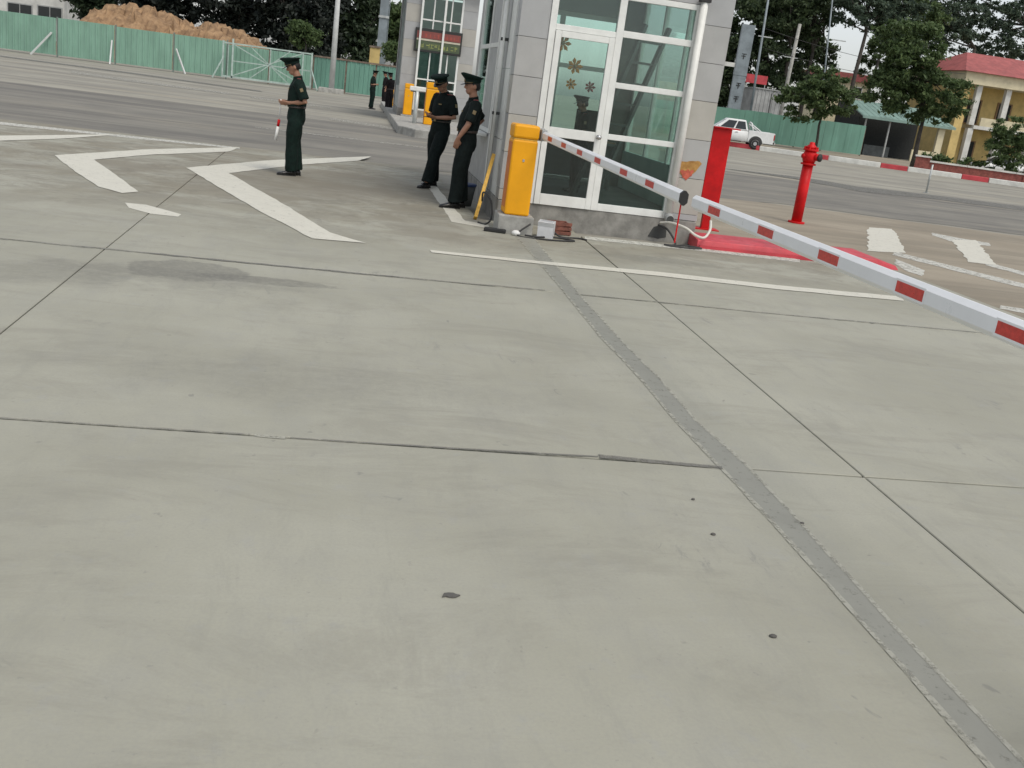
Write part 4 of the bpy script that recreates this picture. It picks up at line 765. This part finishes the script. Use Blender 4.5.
# soil heap
mbs = MB(); NX, NY = 90, 26; hx0, hx1 = at(40, 20, 76).x, at(285, 45, 76).x
def heap(t, v):
    px = 40+245*t; prof = np.interp(px, [40, 68, 84, 105, 140, 160, 178, 190, 206, 222, 245, 272, 285], [0, 1.5, 3.1, 3.75, 3.9, 3.6, 3.2, 3.0, 3.4, 3.3, 2.9, 1.9, 0])
    return prof*max(0, 1-abs(v)**1.6)
vs = []; 
for j in range(NY):
    for i in range(NX):
        t, v = i/(NX-1), j/(NY-1)*2-1; z = heap(t, v); z += (rng.normal()*.10+.16*math.sin(i*.9+j*1.7)*math.sin(j*.8))*min(1, z)
        vs.append((hx0+(hx1-hx0)*t+rng.normal()*.05, 78+v*6, GZ-.05+max(0, z)))
o = mbs.add(vs, [(j*NX+i, j*NX+i+1, (j+1)*NX+i+1, (j+1)*NX+i) for j in range(NY-1) for i in range(NX-1)]).build('soil_heap', 'soil', None); tag(o, 'orange brown heap of soil behind the left hoarding', 'soil heap')
# lamp pole, steel column, brown pier, low pale building and barge-like sheds far left
q = g(331, 93, GZ); lp = empty('lamp_pole', (q.x, q.y, GZ), 0, 'tall white lamp pole on concrete block before hoarding', 'lamp pole')
B('concrete_base', 'rough_concrete', lp, -.75, .75, -.5, .5, -.05, .28, bevel=.04); MB().tube([(0, 0, .281), (0, 0, 4), (0, 0, 9)], [.17, .15, .1], 14).build('pole', 'pole_paint', lp, True); MB().tube([(0, 0, 8.9), (.6, -.2, 9.3), (1.8, -.4, 9.4)], .05, 8).build('arm', 'pole_paint', lp, True); MB().box(1.6, 2.5, -.55, -.25, 9.36, 9.5).build('lamp_head', 'alu_grey', lp, bevel=.04)
q = at(380, 60, 76); tw = empty('steel_column', (q.x, 76, GZ), 0, 'blue grey steel column above the dark hoarding', 'column'); B('shaft', 'tower_steel', tw, -.3, .3, -.3, .3, 0, 9); B('collar', 'galv', tw, -.36, .36, -.36, .36, 5.2, 5.35); B('side_plate', 'tower_steel', tw, .33, .38, -.2, .2, 1, 8)
q = at(375, 60, 74); bp = empty('brown_pier', (q.x, 74, GZ), 0, 'brown brick pier below the blue grey steel column', 'pier'); B('shaft', 'plaster_yellow', bp, -.4, .3, -.3, .3, 0, 3.1); B('cap_stone', 'rust', bp, -.46, .36, -.36, .36, 3.101, 3.22); B('foot', 'rust', bp, -.46, .36, -.36, .36, 0, .4)
q0, q1 = at(-60, 20, 104), at(64, 20, 104); lb = empty('pale_building', (q0.x, 104, GZ), 0, 'pale building at far left above the hoarding', 'building'); Wd = q1.x-q0.x
B('wall', 'plaster_white', lb, 0, Wd, 0, 8, 0, 7); B('roof_slab', 'plaster_white', lb, -.3, Wd+.4, -.4, 8.3, 7.001, 7.3)
for px in (-20, 20, 50): 
    wx = at(px, 10, 104).x-q0.x; zc = at(px, 8+.1*(px-20)+1, 104).z; wn = B('window', 'alu_grey', lb, wx-1.1, wx+1.1, -.06, .04, zc-.55, zc+.55); B('glazing', 'car_glass', wn, wx-1., wx-.04, -.075, -.061, zc-.45, zc+.45); B('glazing', 'car_glass', wn, wx+.04, wx+1., -.075, -.061, zc-.45, zc+.45)
q0, q1 = at(383, 35, 112), at(425, 40, 112); sh_ = empty('white_shed', (q0.x, 112, GZ), 0, 'distant white shed roof seen left of the far booth', 'shed'); Wd = q1.x-q0.x
zt = at(395, 36, 112).z; B('wall', 'alu_grey', sh_, 0, Wd, 0, 5, 0, zt-.5); MB().loft([[(-.2, -.3, zt-.6), (-.2, 2.5, zt+.8), (-.2, 5.3, zt-.6)], [(Wd+.2, -.3, zt-.6), (Wd+.2, 2.5, zt+.8), (Wd+.2, 5.3, zt-.6)]]).build('roof', 'kerb_white', sh_)
MB().bar((1.0, 1, zt), (2.2, 1, zt+3.2), .12, .12).build('mast', 'pole_paint', sh_)

# right hoarding
YR = 77.; hg = empty('hoarding_fence', (0, YR, GZ), 0, 'teal green flat hoarding behind the white pickup', 'fence'); px_ = [690, 716, 745, 772, 799, 826, 866]
for a, b in zip(px_[:-1], px_[1:]):
    xa, xb = at(a, 110+.12*(a-716), YR).x, at(b, 110+.12*(b-716), YR).x
    corr(MB(), xa+.01, xb-.01, .1, 2.32+random.uniform(-.03, .03), 0, .9, .03).build('panel', 'hoard_dark', hg); MB().box(xb-.05, xb+.05, .04, .12, 0, 2.2).build('post', 'rust', hg)
# painted kerb
k0, k1 = Vector((19., 60.8, 0)), Vector((44., 49.0, 0)); kd = (k1-k0).normalized(); kz = math.atan2(kd.y, kd.x)
def kerb_s(px, py): 
    d = ray(px, py); # intersect the vertical plane of the kerb
    n_ = Vector((-kd.y, kd.x, 0)); t = (k0.dot(n_)-CAM.dot(n_))/d.dot(n_); return (CAM+d*t-k0).dot(kd)
kb = empty('painted_kerb', (k0.x, k0.y, GZ), kz, 'red and white painted concrete kerb along the far roadside', 'kerb')
cuts = [0]+[kerb_s(px, 148+.15*(px-777)) for px in (716, 760, 812, 829, 881, 908, 962, 989, 1042, 1070)]+[27.]
for i, (a, b) in enumerate(zip(cuts[:-1], cuts[1:])):
    if b-a > .1: B('kerb_block', 'kerb_red' if i % 2 else 'kerb_white', kb, a+.012, b-.012, 0, .3, -.02, .27+random.uniform(-.012, .012), bevel=.03)
# verge behind kerb, brick planter wall
vg = flat('verge', 'brown_pave', None, [(k0.x-.1, k0.y+.4), (k1.x-.1, k1.y+.4), (75, 60), (75, YR+6), (18, YR+6)], GZ+.016, 1, .02); tag(vg, 'dusty verge between the kerb and the buildings', 'verge', kind='structure')
pn = empty('planter_wall', (k0.x, k0.y, GZ), kz, 'low red brick planter wall with white coping', 'wall')
s0, s1 = kerb_s(905, 165)+1.0, 31.
off = 3.4
B('brick_face', 'brick_red', pn, s0, s1, off, off+.3, 0, .62); 
nseg = 6
for i in range(nseg): a = s0+(s1-s0)*i/nseg; B('coping', 'kerb_white', pn, a+.01, a+(s1-s0)/nseg-.01, off-.05, off+.35, .621, .72)
for ss in (s0-.2, s0+(s1-s0)*.36, s1-.3): B('pier', 'brick_red', pn, ss, ss+.8, off-.08, off+.38, 0, .86); B('pier_cap', 'kerb_white', pn, ss-.06, ss+.86, off-.14, off+.44, .861, .95)
ph_ = empty('hedge', (k0.x, k0.y, GZ), kz, 'uneven green hedge planted behind the brick wall', 'hedge')
leafmesh('foliage', [(s0+(s1-s0)*random.random(), off+.9+random.uniform(-.25, .3), .65+random.uniform(-.1, .4), random.uniform(.25, .5)) for _ in range(70)], 1, 6000, .13, 'leaf_mid', ph_, 77)
mbh = MB()
for i in range(24): x = s0+.3+(s1-s0-.6)*i/23; mbh.tube([(x, off+.9, -.02), (x+.05, off+.9, .7)], .02, 5)
mbh.build('stems', 'bark', ph_)

# shed with green roof
YS = 82.; q0, q1 = at(862, 130, YS), at(953, 140, YS); sd_ = empty('green_shed', (q0.x, YS, GZ), 0, 'open shed with pale green sheet roof', 'shed'); Wd = q1.x-q0.x
ze, zr_ = at(905, 122, YS).z-GZ, at(880, 104, YS+3).z-GZ
MB().loft([[(-.4, -.4, ze), (-.4, 3.5, zr_), (-.4, 3.5, zr_+.08), (-.4, -.4, ze+.1)], [(Wd*.97, -.4, ze-.02), (Wd*.9, 3.5, zr_), (Wd*.9, 3.5, zr_+.08), (Wd*.97, -.4, ze+.08)]]).build('roof', 'roof_green', sd_)
for i in range(16): x = -.3+(Wd*.95)*i/15; MB().bar((x, -.40, ze+.10), (x*.95, 3.5, zr_+.085), .03, .03).build('roof_rib', 'roof_green', sd_)
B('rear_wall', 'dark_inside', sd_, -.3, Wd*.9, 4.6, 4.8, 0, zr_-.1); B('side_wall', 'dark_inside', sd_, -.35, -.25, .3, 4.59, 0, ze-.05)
for x in (0.2, 2.4): B('post', 'alu_grey', sd_, x-.06, x+.06, 0, .12, 0, ze-.03)
B('front_wall', 'plaster_cream', sd_, Wd*.58, Wd*.82, -.02, .12, 0, 1.0); B('pillar', 'plaster_cream', sd_, Wd*.82, Wd*.89, -.05, .25, 0, ze-.05); B('fascia', 'roof_green', sd_, -.4, Wd*.97, -.46, -.41, ze-.12, ze+.08)
B('counter', 'interior_dark', sd_, 1.2, 3.6, 1.4, 2.0, 0, .9)
# yellow house
YH = 86.; q0 = at(948, 150, YH); hs_ = empty('yellow_house', (q0.x, YH, GZ), 0, 'two storey yellow house with red hip roof and white columns', 'house'); HW = at(1130, 150, YH).x-q0.x
X = lambda px, py: at(px, py, YH).x-q0.x
Z = lambda px, py, Y=YH: at(px, py, Y).z-GZ
zf0, zf1, ze0, ze1, zrd = Z(990, 131), Z(990, 119), Z(985, 86), Z(985, 74), Z(975, 53, YH+4)
B('wall', 'plaster_yellow', hs_, 0, HW, 2.2, 9, 0, ze0); B('wing_wall', 'plaster_yellow', hs_, 0, X(966, 120)-.2, .1, 2.19, 0, ze0)
B('balcony_slab', 'plaster_white', hs_, X(972, 125), HW, -.3, 2.19, zf0, zf0+.3); B('balcony_parapet', 'plaster_cream', hs_, X(976, 120)+.3, HW, -.28, -.14, zf0+.301, zf1)
B('eave_beam', 'plaster_cream', hs_, -.3, HW+.3, -.5, 9.2, ze0+.001, ze1)
MB().add([(-.7, -.9, ze1+.01), (HW+.7, -.9, ze1+.01), (HW+.7, 9.6, ze1+.01), (-.7, 9.6, ze1+.01), (2.2, 4.3, zrd), (HW-2, 4.3, zrd)], [(0, 1, 5, 4), (2, 3, 4, 5), (3, 0, 4), (1, 2, 5), (0, 3, 2, 1)]).build('roof', 'roof_red', hs_)
for px in (973, 1003, 1036, 1070): cx = X(px, 115); B('column', 'plaster_white', hs_, cx-.27, cx+.27, -.2, .3, 0, zf0-.001); B('column', 'plaster_white', hs_, cx-.25, cx+.25, -.1, .3, zf0+.302, ze0)
for px in (988, 1020, 1053):
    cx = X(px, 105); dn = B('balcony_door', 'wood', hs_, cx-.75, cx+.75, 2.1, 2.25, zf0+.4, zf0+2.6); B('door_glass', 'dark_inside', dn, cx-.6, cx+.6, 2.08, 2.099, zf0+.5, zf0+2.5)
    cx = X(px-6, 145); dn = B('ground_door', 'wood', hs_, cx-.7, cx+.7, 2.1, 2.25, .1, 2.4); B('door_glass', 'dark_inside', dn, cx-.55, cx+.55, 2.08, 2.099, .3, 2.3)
# pale house behind
q0, q1 = at(826, 85, 108), at(868, 90, 108); bh = empty('beige_house', (q0.x, 108, GZ), 0, 'beige house far behind between the tree trunks', 'house'); Wd = q1.x-q0.x; zt = at(845, 72, 108).z
B('wall', 'plaster_cream', bh, 0, Wd, 0, 6, 0, zt-.8); B('roof_slab', 'roof_red', bh, -.4, Wd+.4, -.4, 6.4, zt-.799, zt)
for i in range(2): wn = B('window', 'alu_white', bh, .9+i*2.2, 2.1+i*2.2, -.05, .05, zt-2.6, zt-1.3); B('glazing', 'car_glass', wn, 1.0+i*2.2, 2.0+i*2.2, -.07, -.051, zt-2.5, zt-1.4)
# sign tower, container office, red sign, utility poles
q = at(733, 112, 88); ts = empty('sign_tower', (q.x, 88, GZ), R(-4), 'grey vertical sign tower with dark letters behind hoarding', 'sign'); tb = at(733, 112, 88).x; zt = at(744, 24, 88).z-GZ
B('slab', 'tower_steel', ts, -.55, .55, -.15, .15, 0, zt*.55, bevel=.01); B('slab', 'tower_steel', ts, -.57, .57, -.17, .17, zt*.55+.02, zt, bevel=.01)
for zz in (.34, .46, .72):
    mb = MB(); z = zt*zz
    mb.box(-.22, .16, -.185, -.172, z, z+.07); mb.box(-.05, .03, -.186, -.171, z-.22, z+.26); mb.box(-.2, .22, -.187, -.173, z+.19, z+.25); mb.build('letter', 'board_black', ts)
B('side_arm', 'plaster_white', ts, -1.6, -.571, -.05, .05, zt*.62, zt*.62+.35)
q0, q1 = at(752, 110, 89), at(783, 112, 89); co = empty('container_office', (q0.x, 89, GZ), 0, 'grey site container above the right hoarding', 'container'); Wd = q1.x-q0.x; zt = at(768, 90, 89).z-GZ
corr(MB(), 0, Wd, .1, zt, 0, .35, .05).build('front_panel', 'container_grey', co); B('shell', 'container_grey', co, 0, Wd, .03, 3, .1, zt-.02); B('roof', 'alu_grey', co, -.1, Wd+.1, -.1, 3.1, zt+.001, zt+.1); B('door_seam', 'dark_gap', co, Wd*.52, Wd*.54, -.07, -.055, .2, zt-.2)
q = at(762, 82, 89.5); rb = empty('red_banner', (q.x, 90.6, zt+GZ+.1), 0, 'small red banner on top of the site container', 'banner'); B('cloth', 'kerb_red', rb, -1.1, .9, -.03, .03, .35, 1.1); B('leg', 'galv', rb, -1., -.94, -.02, .02, 0, .35); B('leg', 'galv', rb, .74, .8, -.02, .02, 0, .35)
for px, py, Y, tx_, ty, r_, lab in ((750, 119, 80, 769, -5, .1, 'thin utility pole nearest the sign tower'), (779, 118, 84, 800, 24, .17, 'thick grey concrete pole right of the site container'), (822, 122, 84, 833, -5, .07, 'slim tall pole against the pale sky gap')):
    q = at(px, py, Y); h = at(tx_, ty, Y).z-GZ; up_ = empty('utility_pole', (q.x, Y, GZ), 0, lab, 'pole', 'utility poles on the right'); MB().tube([(0, 0, -.05), (at(tx_, ty, Y).x-q.x-.0, 0, h)], [r_*1.15, r_*.85], 8).build('pole', 'rough_concrete' if r_ > .1 else 'tower_steel', up_, True); B('crossarm', 'galv', up_, -.6, .6, -.05, .05, h*.72, h*.72+.08)
def wire(a, b, sag, lab, r_=.018):
    a, b = Vector(a), Vector(b); pts = [a.lerp(b, t)+Vector((0, 0, -sag*4*t*(1-t))) for t in np.linspace(0, 1, 12)]; o = MB().tube(pts, r_, 5).build('overhead_wire', 'dark_cable', None, True); tag(o, lab, 'wire', 'overhead wires')
for k, (ya, yb) in enumerate(((78, 86), (58, 74))):
    wire(at(764, ya-30, 80), at(965, yb, 80), .5, ('lower overhead wire crossing before the trees', 'upper overhead wire crossing before the trees')[k])

# ------------------------------------------------------------------ vehicles
def wheel(parent, x, y, r_, wd=.22):
    t = MB().loft([[(x+rr*math.cos(a), y+yy, r_+rr*math.sin(a)) for a in (2*math.pi*k/24 for k in range(24))] for rr, yy in ((r_*.62, -wd/2), (r_*.94, -wd/2), (r_, -wd/3), (r_, wd/3), (r_*.94, wd/2), (r_*.62, wd/2))]).build('wheel', 'tyre', parent, True)
    sg_ = -1 if y < 0 else 1
    MB().loft([[(x+rr*math.cos(a), y+sg_*yy, r_+rr*math.sin(a)) for a in (2*math.pi*k/20 for k in range(20))] for rr, yy in ((r_*.63, wd/2-.03), (r_*.63, wd/2+.004), (r_*.55, wd/2-.01), (r_*.15, wd/2+.006))]).build('rim', 'rim', t, True)
def bodyloft(secs, n=16):
    rings = []
    for x, hw, zb, zt in secs:
        ring = []
        for k in range(n):
            a = 2*math.pi*k/n; c, s_ = math.cos(a), math.sin(a); e = .35
            ring.append((x, hw*math.copysign(abs(c)**e, c), (zb+zt)/2+(zt-zb)/2*math.copysign(abs(s_)**e, s_)))
        rings.append(ring)
    return MB().loft(rings)
def cabin(parent, z0, z1, base, top, hw0, hw1, m, splits):
    (bx0, bx1), (tx0, tx1) = base, top
    v = [(bx0, -hw0, z0), (bx1, -hw0, z0), (bx1, hw0, z0), (bx0, hw0, z0), (tx0, -hw1, z1), (tx1, -hw1, z1), (tx1, hw1, z1), (tx0, hw1, z1)]
    MB().add(v, [(0, 3, 2, 1), (4, 5, 6, 7), (0, 1, 5, 4), (1, 2, 6, 5), (2, 3, 7, 6), (3, 0, 4, 7)]).build('cabin', m, parent, bevel=.07, seg=3)
    def P(u, v_, s):       # u along length at height v
        xa, xb = bx0+(tx0-bx0)*v_, bx1+(tx1-bx1)*v_; hw = hw0+(hw1-hw0)*v_; return (xa+(xb-xa)*u, s*(hw+.006), z0+(z1-z0)*v_)
    for s in (-1, 1):
        for ua, ub in splits:
            q = [P(ua, .12, s), P(ub, .12, s), P(ub-.0, .84, s), P(ua+.0, .84, s)]; MB().add(q+[(a, b-s*.004, c) for a, b, c in q], [(0, 1, 2, 3), (7, 6, 5, 4), (0, 4, 5, 1), (1, 5, 6, 2), (2, 6, 7, 3), (3, 7, 4, 0)]).build('side_window', 'car_glass', parent)
    for (bx, tx, nm, sg_) in ((bx0, tx0, 'rear_window', -1), (bx1, tx1, 'windscreen', 1)):
        q = []
        for vv, yy in ((.12, -.86), (.12, .86), (.86, .82), (.86, -.82)): hw = hw0+(hw1-hw0)*vv; q.append((bx+(tx-bx)*vv+sg_*.012, hw*yy, z0+(z1-z0)*vv))
        MB().add(q+[(a-sg_*.01, b, c) for a, b, c in q], [(0, 1, 2, 3), (7, 6, 5, 4), (0, 4, 5, 1), (1, 5, 6, 2), (2, 6, 7, 3), (3, 7, 4, 0)]).build(nm, 'car_glass', parent)
q = g(759, 150.5, GZ); tk = empty('pickup_truck', (q.x-1.45*math.cos(R(12)), q.y+1.0+.3, GZ), math.pi-R(14), 'white double cab pickup parked at the painted kerb', 'pickup')
tk.scale = (.93,)*3
bodyloft([(2.62, .66, .50, .82), (2.56, .80, .42, .98), (2.3, .88, .38, 1.06), (1.3, .905, .40, 1.13), (0, .91, .36, 1.12), (-.98, .91, .36, 1.13)]).build('body', 'car_white', tk, True)
MB().box(-2.6, -.985, -.88, .88, .42, .62).build('bed_floor', 'tyre', tk)
for s in (-1, 1): MB().box(-2.6, -.985, s*.90-(.03 if s < 0 else .03), s*.90+.03, .45, 1.15).build('bed_side', 'car_white', tk, bevel=.025)
MB().box(-2.66, -2.605, -.86, .86, .6, 1.14).build('tailgate', 'car_white', tk, bevel=.02); MB().box(-.984, -.95, -.86, .86, .62, 1.2).build('bed_front', 'car_white', tk)
MB().box(-2.76, -2.67, -.82, .82, .45, .6).build('rear_bumper', 'chrome', tk, bevel=.02); MB().box(2.56, 2.68, -.8, .8, .38, .58).build('front_bumper', 'alu_grey', tk, bevel=.03)
cabin(tk, 1.09, 1.74, (-.95, 1.25), (-.72, .42), .86, .70, 'car_white', ((.06, .40), (.45, .86)))
for s in (-1, 1):
    wheel(tk, 1.62, s*.85, .375); wheel(tk, -1.5, s*.85, .375)
    for wx in (1.62, -1.5): MB().tube([(wx+.47*math.cos(a), s*.895, .40+.47*math.sin(a)) for a in np.linspace(.05, math.pi-.05, 12)], .05, 6).build('wheel_arch', 'car_white', tk, True)
    for wx in (1.62, -1.5): MB().prism([(wx+.44*math.cos(a), .40+.44*math.sin(a)) for a in np.linspace(-.05, math.pi+.05, 14)], 0, .01).build('arch_gap', 'dark_gap', tk, loc=(0, .942 if s > 0 else -.932, 0)).rotation_euler = (R(90), 0, 0)
    MB().box(-2.665, -2.55, s*.83-.07, s*.83+.095 if s > 0 else s*.83+.06, .72, 1.05).build('tail_lamp', 'lamp_red', tk); MB().ball((2.42, s*.72, .88), .12, .14, .08, 10, 6).build('headlight', 'chrome', tk, True)
    MB().ball((.95, s*1.0, 1.2), .06, .1, .08, 10, 6).build('mirror', 'car_white', tk, True); MB().box(-.32, -.14, s*.918-.012, s*.918+.012, .95, .98).build('door_handle', 'chrome', tk); MB().box(-.6, .9, s*.92-.03, s*.92+.03, .37, .42).build('side_step', 'tyre', tk)
MB().tube([(-1.25, -.82, 1.14), (-1.1, -.76, 1.58), (-1.08, 0, 1.64), (-1.1, .76, 1.58), (-1.25, .82, 1.14)], .05, 8).build('roll_bar', 'car_white', tk, True); 
for s in (-1, 1): MB().tube([(-1.75, s*.84, 1.14), (-1.12, s*.76, 1.52)], .045, 8).build('roll_bar_stay', 'car_white', tk, True)
q = at(1002, 165, 70); cr_ = empty('parked_car', (q.x, 70, GZ), math.pi-R(10), 'white car parked behind the planter, only its top showing', 'car')
bodyloft([(2.1, .62, .42, .68), (2.02, .76, .36, .78), (1.5, .83, .32, .88), (.5, .85, .32, .93), (-1.3, .85, .34, .95), (-1.95, .8, .38, .9), (-2.1, .66, .45, .8)]).build('body', 'car_white', cr_, True)
cabin(cr_, .9, 1.42, (-1.6, 1.1), (-.95, .35), .80, .62, 'car_white', ((.14, .46), (.5, .86)))
for s in (-1, 1):
    for wx in (1.3, -1.25): wheel(cr_, wx, s*.76, .31, .19)
    MB().ball((1.95, s*.6, .7), .1, .12, .06, 8, 6).build('headlight', 'chrome', cr_, True)
